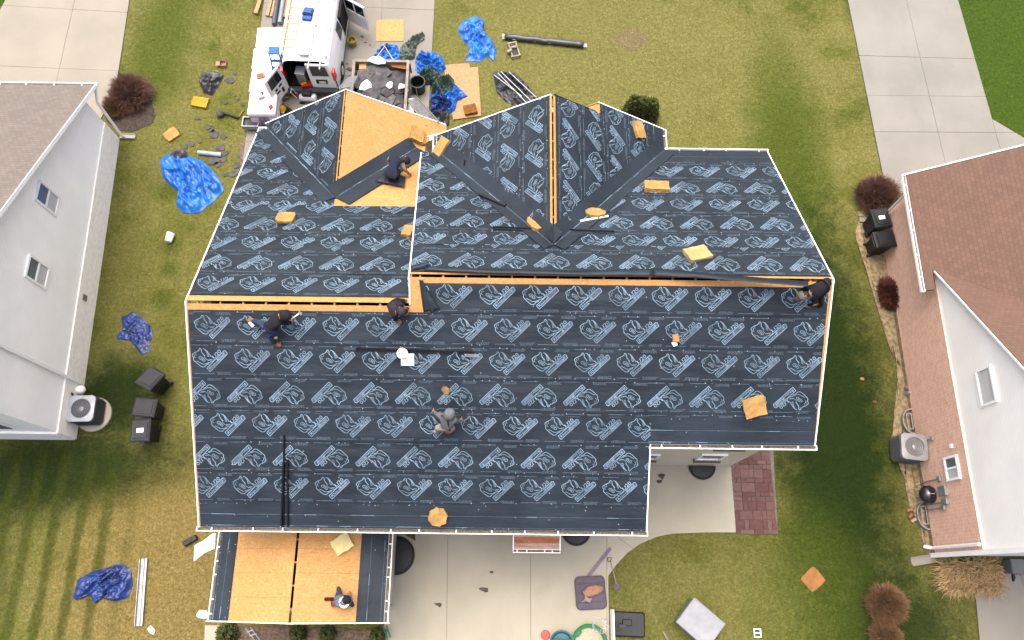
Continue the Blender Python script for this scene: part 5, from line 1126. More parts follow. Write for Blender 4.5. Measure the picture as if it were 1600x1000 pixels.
cb = thing('nail_gun', 'grey nail gun resting on the lowest pallet', 'tool', (-9.5, 17.2, 1.0), .4); mb = MB(); mb.box((0, 0, .07), (.26, .1, .12), 0, .02); mb.build('body', STEEL, cb, local=True); mb = MB(); mb.box((.08, .12, .05), (.07, .2, .07), 0, .015); mb.build('handle', BLACKP, cb, local=True)
# lumber and pipes at the top left
for i, (a, b, w, m, z) in enumerate((((401, 24), (428, -60), .16, WOOD, .06), ((419, 28), (440, -60), .12, WOOD, .06), ((425, 29), (446, -60), .1, WOOD, .06), ((446, 30), (460, -60), .1, WOOD, .06), ((452, 30), (470, -60), .12, M('brown_board', C('#b98a5c'), .8), .06), ((448, 58), (452, 28), .05, WOODG, .06))):
    mb = MB(); p, q = W(*a), W(*b); d = (q-p).normalized(); s = d.cross(xyz(0, 0, 1)); mb.ob(p, d, s, (0, 0, 1), (0, (q-p).length), (-w/2, w/2), (z, z+.09)); tag(mb.build('timber_board', m), ('pale thick board lying angled at the left of the timber pile', 'first narrow timber board left of the blue pipe', 'second narrow timber board left of the blue pipe', 'pale timber board right of the blue pipe', 'brown timber board nearest the van', 'short thin stick pointing at the step ladder')[i], 'board', 'timber at the driveway top')
for i, (a, b, m, lab) in enumerate((((428, 38), (442, -60), M('blue_grey_pipe', C('#6b7488'), .4), 'blue grey pipe in the timber pile'), ((437, 36), (452, -60), M('pale_wrap_pipe', C('#b4c4c8'), .4), 'pale plastic sleeve lying beside the blue grey pipe'))):
    mb = MB(); mb.tube([W(*a, .18), W(*b, .18)], .09, 12); tag(mb.build('pipe', m), lab, 'pipe')
# hoses, compressor and clutter behind the van
def coil(label, c, r, n, m, seed, name='hose_coil', cat='hose'):
    mb = MB(); pts = [xyz(c.x+math.cos(i*.4)*(r+.08*noise.noise((i*.13, seed, 0))), c.y+math.sin(i*.4)*(r*.75+.08*noise.noise((i*.13, seed, 9))), c.z+.03+.09*abs(noise.noise((i*.3, seed, 4)))+i*.0012) for i in range(int(n*15.7))]
    mb.tube(pts, .018, 5); return tag(mb.build(name, m, smooth=True), label, cat, 'hoses')
coil('yellow air hose coiled on the driveway behind the open van door', W(449, 142, .05), .28, 8, M('yellow_hose', C('#c79a24', .8), .5), 3); coil('brown cord coil below the yellow hose', W(445, 152, .05), .24, 6, M('brown_cord', C('#7d6350'), .6), 6)
bk = thing('air_compressor', 'white tank air compressor behind the van bumper', 'compressor', W(484, 158)); mb = MB(); mb.tube([(-.35, 0, .25), (-.3, 0, .25), (.3, 0, .25), (.35, 0, .25)], [.08, .16, .16, .08], 16); mb.build('tank', ALU, bk, local=True, smooth=True); mb = MB(); mb.box((0, 0, .5), (.36, .22, .2), 0, .03); mb.build('motor', BLACKP, bk, local=True)
for s in (-1, 1): mb = MB(); mb.tube([(s*.25, -.12, .1), (s*.25, -.18, .1)], .1, 12); mb.build('wheel', TYRE, bk, local=True)
mb = MB(); mb.tube([(-.4, .1, .3), (-.55, .1, .7), (-.55, -.1, .7), (-.4, -.1, .3)], .015, 6); mb.build('handle', ALU, bk, local=True)
bk = thing('red_canister', 'small red canister beside the coiled hose', 'canister', W(466, 153)); mb = MB(); mb.lathe((0, 0, 0), [(.09, 0), (.1, .03), (.1, .22), (.05, .28), (.03, .32)], 12); mb.build('can', RC, bk, local=True, smooth=True); mb = MB(); mb.lathe((0, 0, .32), [(.035, 0), (.035, .05)], 8); mb.build('cap', WHITE, bk, local=True)
bk = thing('hard_hat', 'yellow helmet on black bags next to the pallets', 'helmet', W(441, 170, .35)); mb = MB(); mb.lathe((0, 0, 0), [(.17, 0), (.15, .02), (.135, .06), (.1, .12), (.04, .15), (.005, .155)], 18); mb.build('shell', YC, bk, local=True, smooth=True); mb = MB(); mb.box((0, -.15, .01), (.2, .1, .015)); mb.build('peak', YC, bk, local=True)
cloth('black_sack', 'black bags heaped under the yellow helmet', [(432, 188), (433, 170), (445, 165), (458, 172), (455, 186), (442, 194)], .5, TK, 'sack', 50, fr=5)
cloth('blue_rag', 'blue cloth at the foot of the black bags by the eave', [(437, 186), (440, 180), (450, 178), (452, 186), (445, 190)], .2, TB, 'cloth', 51, fr=6, z0=.3, nr=10, na=40)
bk = thing('yellow_bucket', 'yellow bucket on the driveway beside the van door', 'bucket', W(552, 72)); mb = MB(); mb.lathe((0, 0, 0), [(.13, 0), (.16, .36), (.175, .36), (.175, .39), (.155, .39), (.125, .03), (.01, .03)], 18); mb.build('pail', M('yellow_pail', C('#d9c01e', .8), .5), bk, local=True); mb = MB(); mb.lathe((0, 0, .25), [(.12, 0), (.1, .02), (.01, .03)], 12); mb.build('contents', LITTER, bk, local=True)
for i, (px_, py_, s) in enumerate(((566, 57, .16), (571, 66, .12), (546, 108, .3), (543, 100, .1), (551, 115, .12), (578, 70, .1))):
    cloth('litter_scrap', 'small scrap of litter on the driveway near the yellow bucket' if i not in (2, 3, 4) else 'dark litter scrap on the driveway between van and trailer', [(px_-s*22, py_), (px_-s*5, py_-s*10), (px_+s*20, py_-s*3), (px_+s*10, py_+s*14)], .05, (LITTER, M('pink_scrap', C('#d9907c'), .8), SHINGLE, SHINGLE, SHINGLE, WOOD)[i], 'scrap', 60+i, 'driveway litter', z0=.055, nr=5, na=20)
bk = thing('wheeled_box', 'grey metal crate on the driveway corner below the pallets', 'crate', W(397, 200)); mb = MB(); ring_box(mb, -.3, .3, -.2, .2, .35, .03, .2); mb.box((0, 0, .2), (.58, .4, .03)); mb.build('frame', STEEL, bk, local=True); mb = MB(); mb.box((0, 0, .3), (.5, .32, .1)); mb.build('insert', SHINGLE, bk, local=True)

# ================================================================ wheelie bins, air conditioners, garden things
BIN = M('charcoal_bin_plastic', (.012, .013, .015), .5, var=.15); BINL = M('grey_bin_lid', (.014, .015, .019), .6, var=.12)
def wheelie(label, loc, rz, lid_open=0., sticker=False, h=.98, mat=BIN, lidm=BINL):
    o = thing('wheelie_bin', label, 'bin', loc, rz, 'wheelie bins'); mb = MB()
    def rect(w, d, z, oy=0): return [xyz(sx*w/2, sy*d/2+oy, z) for sx, sy in ((1, -1), (1, -.8), (1, .8), (1, 1), (.8, 1), (-.8, 1), (-1, 1), (-1, .8), (-1, -.8), (-1, -1), (-.8, -1), (.8, -1))]
    mb.loft([rect(.42, .46, .03), rect(.52, .58, h*.8, .01), rect(.55, .62, h*.88, .02), rect(.60, .68, h*.9, .02), rect(.60, .68, h*.95, .02)]); mb.build('tub', mat, o, local=True)
    mb = MB(); Rl = Matrix.Translation((0, .36, h*.96)) @ Matrix.Rotation(-lid_open, 4, 'X') @ Matrix.Rotation(lid_open*.25, 4, 'Z')
    def lr(k, z): return [Rl @ xyz(sx*.3*k, -.36+sy*.36*k, z) for sx, sy in ((1, -1), (1, -.8), (1, .8), (1, 1), (.8, 1), (-.8, 1), (-1, 1), (-1, .8), (-1, -.8), (-1, -1), (-.8, -1), (.8, -1))]
    mb.loft([lr(1.04, 0), lr(1.04, .03), lr(.9, .06), lr(.74, .055), lr(.72, .075)]); l = mb.build('lid', lidm, o, local=True)
    if sticker: mb = MB(); mb.ob(Rl @ xyz(0, -.36, .077), Rl.to_3x3() @ xyz(1, 0, 0), Rl.to_3x3() @ xyz(0, 1, 0), Rl.to_3x3() @ xyz(0, 0, 1), (-.11, .11), (-.07, .07), (0, .004)); mb.build('sticker', WHITE, l, local=True)
    mb = MB(); mb.tube([(-.25, .40, h*.93), (.25, .40, h*.93)], .018, 8); mb.build('handle', mat, o, local=True)
    for s in (-1, 1): mb = MB(); mb.tube([(s*.20, .22, .1), (s*.26, .22, .1)], .1, 12); mb.build('wheel', TYRE, o, local=True)
    return o
wheelie('dark bin turned askew with its lid pushed open, topmost of three', W(254, 604), -.55, .35)
wheelie('dark bin with a plain lid, middle of the three on the left lawn', W(246, 646), 1.5)
wheelie('dark bin with a white sticker, lowest of the three on the left lawn', W(240, 681), .08, 0, True)
wheelie('black bin with a white sticker beside the brown bush', W(1358, 359), math.pi+.15, 0, True, 1.0, BLACKP, BLACKP)
wheelie('black bin with plain lid against the brick wall', W(1363, 391), math.pi/2+.12, 0, False, 1.0, BLACKP, BLACKP)
def ac(label, loc, rz, s, h, mat, topm, pad=True):
    o = thing('air_conditioner', label, 'air conditioner', loc, rz, 'air conditioners')
    if pad: mb = MB(); mb.lathe((.04, -.04, 0), [(s*.70, 0), (s*.69, .06), (s*.6, .07)], 20); mb.build('pad', CONC4, o, local=True)
    mb = MB(); mb.box((0, 0, h/2+.06), (s, s, h), 0, .08); cab = mb.build('cabinet', mat, o, local=True)
    k = 11
    for sd in range(4):
        Rz = Matrix.Rotation(sd*math.pi/2, 3, 'Z')
        for i in range(k): mb = MB(); mb.ob(Rz @ xyz((i-(k-1)/2)*s*.82/k, -s/2-.008, h/2+.06), Rz @ xyz(1, 0, 0), Rz @ xyz(0, 1, 0), (0, 0, 1), (-.012, .012), (-.006, .02), (-h*.42, h*.42)); mb.build('louvre', mat, cab, local=True)
    mb = MB(); r = s*.38; R = []
    for (kk, z) in ((None, h+.06), (None, h+.10)):
        R.append([xyz(max(-1, min(1, math.cos(a*math.pi/16)*1.28))*s*.51, max(-1, min(1, math.sin(a*math.pi/16)*1.28))*s*.51, z) for a in range(32)])
    R.append([xyz(math.cos(a*math.pi/16)*r, math.sin(a*math.pi/16)*r, h+.11) for a in range(32)]); R.append([xyz(math.cos(a*math.pi/16)*r*.98, math.sin(a*math.pi/16)*r*.98, h+.02) for a in range(32)])
    mb.loft(R, False); mb.build('top_panel', topm, o, local=True)
    mb = MB(); mb.lathe((0, 0, h+.005), [(r*.99, 0), (r*.5, .002), (.01, .003)], 28); mb.build('fan_well', BLACKP, o, local=True)
    for i in range(3):
        Rz = Matrix.Rotation(i*2.094+.4, 3, 'Z'); mb = MB(); mb.add([Rz @ xyz(*p) for p in ((.06, -.06, h+.03), (r*.85, -.16*s, h+.025), (r*.88, .12*s, h+.055), (.06, .06, h+.05))], [(0, 1, 2, 3)]); mb.build('fan_blade', ALU, o, local=True)
    mb = MB(); mb.lathe((0, 0, h+.03), [(.09*s, 0), (.09*s, .06), (.01, .07)], 14); hub = mb.build('fan_hub', STEEL, o, local=True)
    for i in range(24): a = i*math.pi/12; mb = MB(); mb.tube([(math.cos(a)*.08, math.sin(a)*.08, h+.115), (math.cos(a)*r, math.sin(a)*r, h+.112)], .004, 4); mb.build('guard_wire', STEEL, o, local=True)
    for rr in (.35, .55, .75, .95): mb = MB(); mb.tube([(math.cos(a*.2618)*r*rr, math.sin(a*.2618)*r*rr, h+.118) for a in range(25)], .004, 4); mb.build('guard_ring', STEEL, o, local=True)
    return o
ac('air conditioner with round fan guard on a pad by the white left house', W(146, 646), .03, .86, .72, M('dark_ac_cabinet', (.05, .055, .065), .5), M('pale_ac_top', (.32, .345, .37), .4, .2))
ac('grey air conditioner standing against the pink brick wall', W(1408, 705), -.1, .84, .82, M('grey_ac_cabinet', (.11, .11, .115), .5), M('grey_ac_top', (.19, .193, .20), .4, .2), False)
mb = MB(); mb.tube([RX(112, 614, -14.6), W(118, 624, .3), W(124, 634, .3)], .025, 6); mb.tube([RX(113, 624, -14.6), W(119, 630, .2), W(124, 638, .2)], .02, 6); tag(mb.build('refrigerant_lines', BLACKP), 'black pipes joining the air conditioner to the white left house', 'pipe')
kg = thing('kettle_grill', 'black round kettle grill beside the brick wall meters', 'grill', W(1434, 776)); mb = MB(); mb.lathe((0, 0, .45), [(.03, 0), (.18, .05), (.27, .16), (.285, .26)], 24); mb.build('bowl', BLACKP, kg, local=True, smooth=True); mb = MB(); mb.lathe((0, 0, .71), [(.29, 0), (.285, .03), (.23, .13), (.12, .19), (.01, .21)], 24); ld = mb.build('lid', M('gloss_black', (.010, .010, .012), .15), kg, local=True, smooth=True)
mb = MB(); mb.tube([(-.05, 0, .92), (-.05, 0, .96), (.05, 0, .96), (.05, 0, .92)], .012, 6); mb.build('handle', ALU, ld, local=True)
for i in range(3): a = i*2.094; mb = MB(); mb.tube([(math.cos(a)*.2, math.sin(a)*.2, .5), (math.cos(a)*.3, math.sin(a)*.3, 0)], .012, 6); mb.build('leg', ALU, kg, local=True)
def metal_well(label, px_, py_, hl):
    c = W(px_, py_); o = thing('window_well', label, 'window well', (13.7, c.y, 0)); mb = MB(); R = []
    for rr, z in ((.36, .02), (.36, .22), (.33, .22), (.33, .01)): R.append([xyz(-math.sin(q*math.pi/14)*rr, math.cos(q*math.pi/14)*rr/.36*hl, z) for q in range(15)])
    mb.loft(R, False, False); mb.build('rim', STEEL, o, local=True); mb = MB(); mb.add([xyz(-math.sin(q*math.pi/14)*.34, math.cos(q*math.pi/14)*hl*.95, .012) for q in range(15)], [tuple(range(15))]); mb.build('floor', DARKHOLE, o, local=True)
    mb = MB(); ring_box(mb, -.2, -.04, -hl*.6, hl*.6, .2, .03, .03); mb.build('frame', STEEL, o, local=True)
metal_well('grey half-round window well above the grey air conditioner', 1423, 660, .44); metal_well('grey half-round window well below the kettle grill', 1450, 806, .46)
gn = thing('garden_ornament', 'small grey and pink ornament against the brick wall', 'ornament', W(1416, 616)); mb = MB(); mb.lathe((0, 0, 0), [(.11, 0), (.12, .04), (.07, .12), (.09, .22), (.05, .3), (.01, .33)], 12); mb.build('figure', STEEL, gn, local=True, smooth=True); mb = MB(); mb.lathe((0, .2, 0), [(.08, 0), (.09, .1), (.05, .2), (.01, .24)], 10); mb.build('side_figure', M('pink_stone', C('#b98f88'), .7), gn, local=True, smooth=True)
for i, (px_, py_, a) in enumerate(((1420, 797, .3), (1429, 797, 1.2), (1421, 806, .8), (1430, 807, 2.2), (1426, 813, .5))):
    mb = MB(); c = W(px_, py_); mb.box((c.x, c.y, .065), (.2, .09, .06), a, .006); tag(mb.build('loose_brick', M('loose_brick_%s' % 'abcde'[i], C(('#c28a62', '#d0b48c', '#b87a56', '#c99468', '#d8c39a')[i]), .9, var=.2, vs_=12)), ('orange brick at the top left', 'pale tan brick at the top right', 'red-brown brick at the lower left', 'orange brick at the right', 'cream brick at the bottom')[i]+' of the loose bricks by the grill', 'brick', 'loose bricks')
# ---- plants
TW1 = M('brown_twigs', C('#77574a', 1.35), .9, var=.35, vs_=6); TW2 = M('rust_twigs', C('#876749', 1.35), .9, var=.3, vs_=6); TW3 = M('red_leaves', C('#6e3d34', 1.3), .9, var=.4, vs_=6); STRAW = M('dry_grass_blades', C('#c9a878', 1.2), .9, var=.3, vs_=9); EVG = M('evergreen_leaves', C('#566030', 1.5), .9, var=.45, vs_=5); TWC = M('bush_core', (.05, .034, .026), .95); EVC = M('evergreen_core', (.012, .016, .006), .95)
def twigbush(label, loc, r, h, n, mat, seed, squash=1., name='bare_bush', cat='bush', leafy=False, tw=.006):
    rr = random.Random(seed); o = thing(name, label, cat, loc, 0, 'shrubs'); mb = MB()
    for i in range(n):
        a = rr.random()*6.283; e = math.acos(1-rr.random()*.97) if True else 0; l = (.75+.3*rr.random()+.12*noise.noise((math.cos(a)*2, math.sin(a)*2, seed+e)))
        tip = xyz(math.cos(a)*math.sin(e)*r*l, math.sin(a)*math.sin(e)*r*squash*l, (.12+.88*math.cos(e))*h*l); b = xyz(math.cos(a)*.1*r, math.sin(a)*.1*r, .0); m = b.lerp(tip, .55)+xyz(rr.gauss(0, .05), rr.gauss(0, .05), .05)*r
        f = rr.uniform(.35, .6); st_ = b.lerp(m, f) if rr.random() < .8 else b
        mb.tube([st_, m, tip], [tw*1.6, tw*1.1, tw*.5], 3, False)
        for _ in range(2): q = m.lerp(tip, rr.uniform(.2, .8)); mb.tube([q, q+(tip-m).normalized()*r*.22+xyz(rr.gauss(0, .07), rr.gauss(0, .07), rr.gauss(0, .05))*r], [tw*.9, tw*.4], 3, False)
    mb.build('twigs', mat, o, local=True)
    mb = MB(); mb.lathe((0, 0, 0), [(r*.35, 0), (r*.55, h*.2), (r*.5, h*.45), (r*.3, h*.6), (.01, h*.65)], 12); mb.v = [(x*(1+.2*noise.noise((x*3, y*3, z*3))), y*squash, z) for x, y, z in mb.v]; mb.build('stems', TWC, o, local=True)
    return o
twigbush('large bare brown bush at the corner of the white left house', W(210, 152), .82, 1.0, 2000, TW1, 1); twigbush('smaller rusty bush against the white left house', W(184, 172), .5, .7, 1100, TW2, 2)
twigbush('round bare brown bush at the right neighbour driveway corner', W(1366, 312), .85, 1.0, 2200, TW1, 3)
twigbush('round rust brown bush on the back lawn of the brick house', W(1380, 945), .66, .8, 2400, TW2, 4); twigbush('second rust brown bush below it at the bottom edge', W(1380, 995), .52, .6, 1600, TW2, 5)
twigbush('low red leafed shrub along the brick wall', W(1388, 462), .46, .6, 1300, TW3, 6, 1.5, tw=.012)
twigbush('dry grass clump in the bed under the porch right end', W(1412, 540), .2, .4, 260, STRAW, 16, 1.3)
def ornamental(label, loc, rx, ry, n, seed):
    rr = random.Random(seed); o = thing('ornamental_grass', label, 'grass clump', loc, 0, 'grass clumps'); mb = MB()
    for i in range(n):
        x, y = rr.uniform(-1, 1)*rx, rr.uniform(-1, 1)*ry; a = rr.gauss(-1.57, 1.1); l = rr.uniform(.25, .6); d = xyz(math.cos(a), math.sin(a), 0); s = xyz(-d.y, d.x, 0)*rr.uniform(.006, .012); hz = rr.uniform(.15, .45)
        P0 = xyz(x, y, .02); P1 = P0+d*l*.5+xyz(0, 0, hz); P2 = P0+d*l+xyz(0, 0, hz*rr.uniform(.2, .9)); mb.add([P0-s, P0+s, P1+s, P1-s, P2], [(0, 1, 2, 3), (3, 2, 4)])
    mb.build('blades', STRAW, o, local=True); mb = MB(); mb.lathe((0, 0, 0), [(.9, 0), (.8, .08), (.4, .12), (.01, .13)], 14); mb.v = [(x*rx, y*ry, z) for x, y, z in mb.v]; mb.build('crown', DRYSOIL, o, local=True); return o
ornamental('dry straw coloured grass clump behind the brick house corner', W(1510, 898), .82, .36, 2400, 3)
def evergreen(label, loc, r, h, n, seed):
    rr = random.Random(seed); o = thing('evergreen_shrub', label, 'shrub', loc, 0, 'evergreen shrubs'); mb = MB()
    for i in range(n):
        z = rr.random()**1.2*h; q = r*(1-.72*(z/h)**1.4)*(.55+.45*math.sqrt(rr.random()))*(1+.25*noise.noise((z*3, seed, 1))); a = rr.random()*6.283; p = xyz(math.cos(a)*q, math.sin(a)*q, z+.05); d = xyz(math.cos(a), math.sin(a), rr.uniform(.2, 1.4)).normalized(); s = d.cross(xyz(rr.gauss(0, 1), rr.gauss(0, 1), rr.gauss(0, 1))).normalized()*rr.uniform(.012, .03)
        l = rr.uniform(.06, .13); mb.add([p-s, p+s, p+d*l+s*.7, p+d*l-s*.7], [(0, 1, 2, 3)])
    mb.build('crown', EVG, o, local=True); mb = MB(); mb.tube([(0, 0, 0), (0, 0, h*.5), (0, 0, h*.85)], [r*.5, r*.42, .03], 10); mb.build('trunk', EVC, o, local=True); return o
for i, (px_, py_, lab) in enumerate(((985, 182, 'leftmost of three small evergreens behind the middle gable'), (999, 184, 'middle of three small evergreens behind the middle gable'), (1012, 186, 'rightmost of three small evergreens behind the middle gable'))): evergreen(lab, W(px_, py_), .36, 1.15, 1500, i+1)
for i, (px_, py_, r, lab) in enumerate(((358, 990, .42, 'largest green shrub at the left of the bed below the sunroom'), (468, 990, .3, 'small green shrub in the middle of the bed below the sunroom'), (514, 990, .3, 'second small green shrub in the bed below the sunroom'), (592, 992, .28, 'dark green shrub at the right end of the bed below the sunroom'))): evergreen(lab, W(px_, py_), r*.75, .4, 700, 20+i)
# bench frame and planter things at the bottom
mb = MB()
for a, b in (((383, 982), (398, 1000)), ((391, 980), (406, 1000)), ((386, 988), (396, 984)), ((390, 994), (401, 990))): mb.tube([W(*a, .25), W(*b, .25)], .02, 6)
tag(mb.build('garden_trellis', STEEL), 'grey metal trellis lying in the bed below the sunroom', 'trellis')
mb = MB()
for a, b in (((598, 978), (606, 1000)), ((604, 978), (610, 996)), ((598, 986), (606, 984))): mb.tube([W(*a, .3), W(*b, .3)], .022, 6)
tag(mb.build('plant_support', M('green_metal', C('#3f7a64'), .5)), 'green metal frame at the right end of the bed below the sunroom', 'frame')
# ---- patio things
LAV = M('lavender_grey', C('#7d7484', .8), .8, var=.12); cu = thing('floor_cushion', 'square grey tufted cushion on the patio', 'cushion', W(922, 926), .06); mb = MB(); R = []
for k, z in ((.94, .06), (1, .1), (1, .16), (.93, .2), (.6, .2), (.02, .2)): R.append([xyz(max(-1, min(1, math.cos(a*math.pi/20)*1.3))*.48*k, max(-1, min(1, math.sin(a*math.pi/20)*1.3))*.5*k, z+.012*math.cos(a)+(-.02*abs(math.sin(k*9)) if k < .9 else 0)) for a in range(40)])
mb.loft(R); mb.build('pad', LAV, cu, local=True, smooth=True)
for i in range(3): mb = MB(); mb.box((0, (i-1)*.28, .208), (.86, .012, .012)); mb.build('seam', M('seam_grey', C('#5f5868'), .8) if i == 0 else bpy.data.materials['seam_grey'], cu, local=True)
cloth('pink_cloth', 'salmon pink cloth lying on the grey cushion', [(910, 925), (918, 916), (935, 914), (944, 918), (940, 926), (925, 933), (914, 932)], .14, M('salmon_cloth', C('#d9a386'), .8, var=.08), 'cloth', 70, z0=.24, fr=4, nr=14, na=60)
cloth('star_pillow', 'pale star shaped pillow on the grey cushion', [(907, 942), (913, 936), (914, 930), (920, 934), (926, 934), (923, 940), (923, 943), (916, 940)], .08, M('pale_cloth', C('#bdb6a4'), .8), 'pillow', 71, z0=.24, fr=3, nr=10, na=60)
mb = MB(); a, b = W(918, 902, .09), W(954, 857, .09); d = (b-a).normalized(); s = d.cross(xyz(0, 0, 1)); mb.ob(a, d, s, (0, 0, 1), (0, (b-a).length), (-.045, .045), (-.03, .03)); tag(mb.build('purple_pole', M('purple_paint', C('#9a86a8'), .6)), 'pale purple board lying diagonally above the grey cushion', 'pole')
sh = thing('shovel', 'grey shovel with long pale handle at the patio edge', 'shovel', W(958, 895)); mb = MB(); a, b = W(953, 874, .06), W(963, 912, .06); mb.tube([a, b], .018, 8); mb.build('handle', M('pale_handle', C('#c0b4a8'), .6), sh); mb = MB(); mb.tube([W(949, 872, .07), W(956, 871, .07), W(954, 877, .07), W(950, 877, .07), W(949, 872, .07)], .012, 6); mb.build('grip', BLACKP, sh); mb = MB(); mb.prism([W(*p, .04) for p in ((961, 911), (958, 917), (960, 922), (966, 921), (969, 916), (965, 911))], (0, 0, 0), (0, 0, .015)); mb.build('blade', LAV, sh)
# portable basketball hoop
bh = thing('basketball_hoop', 'small portable basketball hoop with black base at the patio edge', 'basketball hoop', W(982, 976)); c = W(981, 975); mb = MB(); mb.box((c.x, c.y, .1), (1.02, .74, .18), -.03, .04); mb.build('base', BLACKP, bh); mb = MB(); mb.tube([(c.x-.25, c.y, .18), (c.x-.42, c.y, 1.35)], .035, 10); mb.build('pole', BLACKP, bh)
hc = W(938, 977, 1.25); mb = MB(); mb.tube([xyz(hc.x+math.cos(a*.314)*.23, hc.y+math.sin(a*.314)*.23, 1.25) for a in range(21)], .012, 8); rim_ = mb.build('rim', STEEL, bh)
mb = MB()
for i in range(12):
    a = i*.5236; mb.tube([(hc.x+math.cos(a)*.23, hc.y+math.sin(a)*.23, 1.24), (hc.x+math.cos(a+.26)*.14, hc.y+math.sin(a+.26)*.14, .95)], .004, 4); mb.tube([(hc.x+math.cos(a)*.23, hc.y+math.sin(a)*.23, 1.24), (hc.x+math.cos(a-.26)*.14, hc.y+math.sin(a-.26)*.14, .95)], .004, 4)
mb.build('net', WHITE, rim_); mb = MB(); mb.box((hc.x+.33, hc.y-.02, 1.5), (.04, .95, .65)); mb.build('backboard', WHITE, bh); mb = MB(); mb.box((c.x-.05, c.y+.05, .2), (.3, .2, .05), 0, .02); mb.build('cap', BLACKP, bh)
mb = MB(); mb.box((c.x-.35, c.y, 1.33), (.2, .1, .06)); mb.build('bracket', BLACKP, bh)
tb = thing('teal_tub', 'round teal tub on the patio at the bottom edge', 'tub', W(877, 1004)); mb = MB(); mb.lathe((0, 0, .05), [(.32, 0), (.36, .2), (.38, .2), (.38, .23), (.33, .22), (.28, .08), (.01, .07)], 28); mb.build('tub', M('teal_plastic', C('#3b8690', .8), .45), tb, local=True); mb = MB(); mb.box((0, .1, .2), (.6, .03, .02)); mb.build('bar', M('teal_bar', C('#2d6b74'), .5), tb, local=True)
sb_ = thing('sandbox', 'round green rimmed sandbox full of pale sand', 'sandbox', W(920, 1004)); mb = MB(); mb.lathe((0, 0, .05), [(.52, 0), (.56, .18), (.54, .22), (.46, .2), (.44, .08)], 30, False); mb.build('rim', M('green_plastic', C('#2f9a5c', .8), .45), sb_, local=True); mb = MB(); mb.lathe((0, 0, .13), [(.46, -.05), (.46, 0), (.3, .03), (.01, .05)], 24); mb.build('sand', M('pale_sand', C('#e8e2c2'), .95, var=.12, vs_=14), sb_, local=True); mb = MB(); mb.box((-.34, .28, .24), (.2, .12, .05), .8, .02); mb.build('seat', bpy.data.materials['green_plastic'], sb_, local=True)
rd = thing('red_disc', 'small coral red round lid on the patio left of the teal tub', 'lid', W(852, 992)); mb = MB(); mb.lathe((0, 0, .05), [(.14, 0), (.145, .03), (.12, .045), (.01, .05)], 22); mb.build('lid', M('coral_plastic', C('#e06a62'), .5), rd, local=True); mb = MB(); mb.lathe((0, 0, .1), [(.03, 0), (.025, .02), (.01, .025)], 10); mb.build('knob', bpy.data.materials['coral_plastic'], rd, local=True)
gb = thing('storage_box', 'pale grey storage box tilted on the back lawn', 'box', W(1088, 972), .87); mb = MB(); mb.box((0, 0, .28), (.92, 1.16, .54), 0, .03); mb.build('box', M('pale_grey_plastic', C('#b4b6be', .8), .5), gb, local=True); mb = MB(); mb.box((0, 0, .575), (.96, 1.2, .06), 0, .02); mb.build('lid', M('grey_lid', C('#c2c6ce', .8), .45), gb, local=True)
mb = MB(); mb.tube([W(1036, 987, .05), W(1048, 1008, .05)], .03, 8); tag(mb.build('lawn_stick', M('pale_stick', C('#b5aaa0'), .7)), 'short pale stick on the lawn left of the storage box', 'stick')
sk = thing('wire_stand', 'tiny white wire frame on the lawn at the bottom edge', 'frame', W(1183, 989)); mb = MB(); ring_box(mb, -.1, .1, -.12, .12, .03, .025, .04); mb.build('frame', WHITE, sk, local=True); mb = MB(); mb.box((0, 0, .03), (.2, .025, .03)); mb.build('bar', WHITE, sk, local=True)
# grey deck box and sandals behind the brick house
db = thing('deck_box', 'grey deck box against the rear of the brick house', 'box', W(1590, 886), -.02); mb = MB(); mb.box((0, 0, .25), (1.0, .42, .5), 0, .03); mb.build('box', M('grey_resin', C('#8d918f', .8), .6), db, local=True); mb = MB(); mb.box((0, 0, .52), (1.04, .46, .05), 0, .02); mb.build('lid', bpy.data.materials['grey_resin'], db, local=True)
for i, (px_, py_, a) in enumerate(((1587, 894, 0), (1583, 902, 1.4))):
    mb = MB(); c = W(px_, py_, .055); mb.loft([[c+Matrix.Rotation(a, 3, 'Z') @ xyz(math.cos(q*.5236)*.14*k, math.sin(q*.5236)*.055*k*(1.2 if math.cos(q*.5236) > 0 else .9), z) for q in range(12)] for k, z in ((1, 0), (1, .025), (.7, .05))]); tag(mb.build('sandal', BLACKP), ('black sandal lying crosswise', 'black sandal pointing away')[i]+' on the patio beside the grey deck box', 'sandal', 'sandals')
# litter on patio, leaves on lawn
DIRT = M('damp_dirt', (.055, .05, .04), .95, var=.4, vs_=14)
for i, (px_, py_, s) in enumerate(((768, 894, .2), (1034, 743, .3), (1030, 752, .25), (757, 921, .3), (686, 944, .28))):
    cloth('dirt_patch', ('dark leaf on the patio below the bay roof', 'brown wet patch under the rear window', 'brown debris under the rear window', 'dark dirt smear on the patio below the leaf', 'dark dirt patch on the left patio slab')[i], [(px_+math.cos(q*.7)*s*(14+16*abs(noise.noise((q*1.7, i, 3)))*2), py_+math.sin(q*.7)*s*(8+14*abs(noise.noise((q*1.3, i, 8)))*2)) for q in range(9)], .012, DIRT, 'dirt', 80+i, 'patio dirt', z0=.052, nr=5, na=24)
for i, (px_, py_) in enumerate(((1347, 592), (1367, 628))):
    mb = MB(); c = W(px_, py_, .03); mb.add([c+xyz(math.cos(q*1.047)*.09, math.sin(q*1.047)*.06, .02*(q % 2)) for q in range(6)], [(0, 1, 2, 3, 4, 5)]); tag(mb.build('fallen_leaf', M('orange_leaf%d' % i, C(('#c98a4c', '#8a5a34')[i]), .8)), ('bright orange', 'dull brown')[i]+' fallen leaf on the dark grass strip', 'leaf')

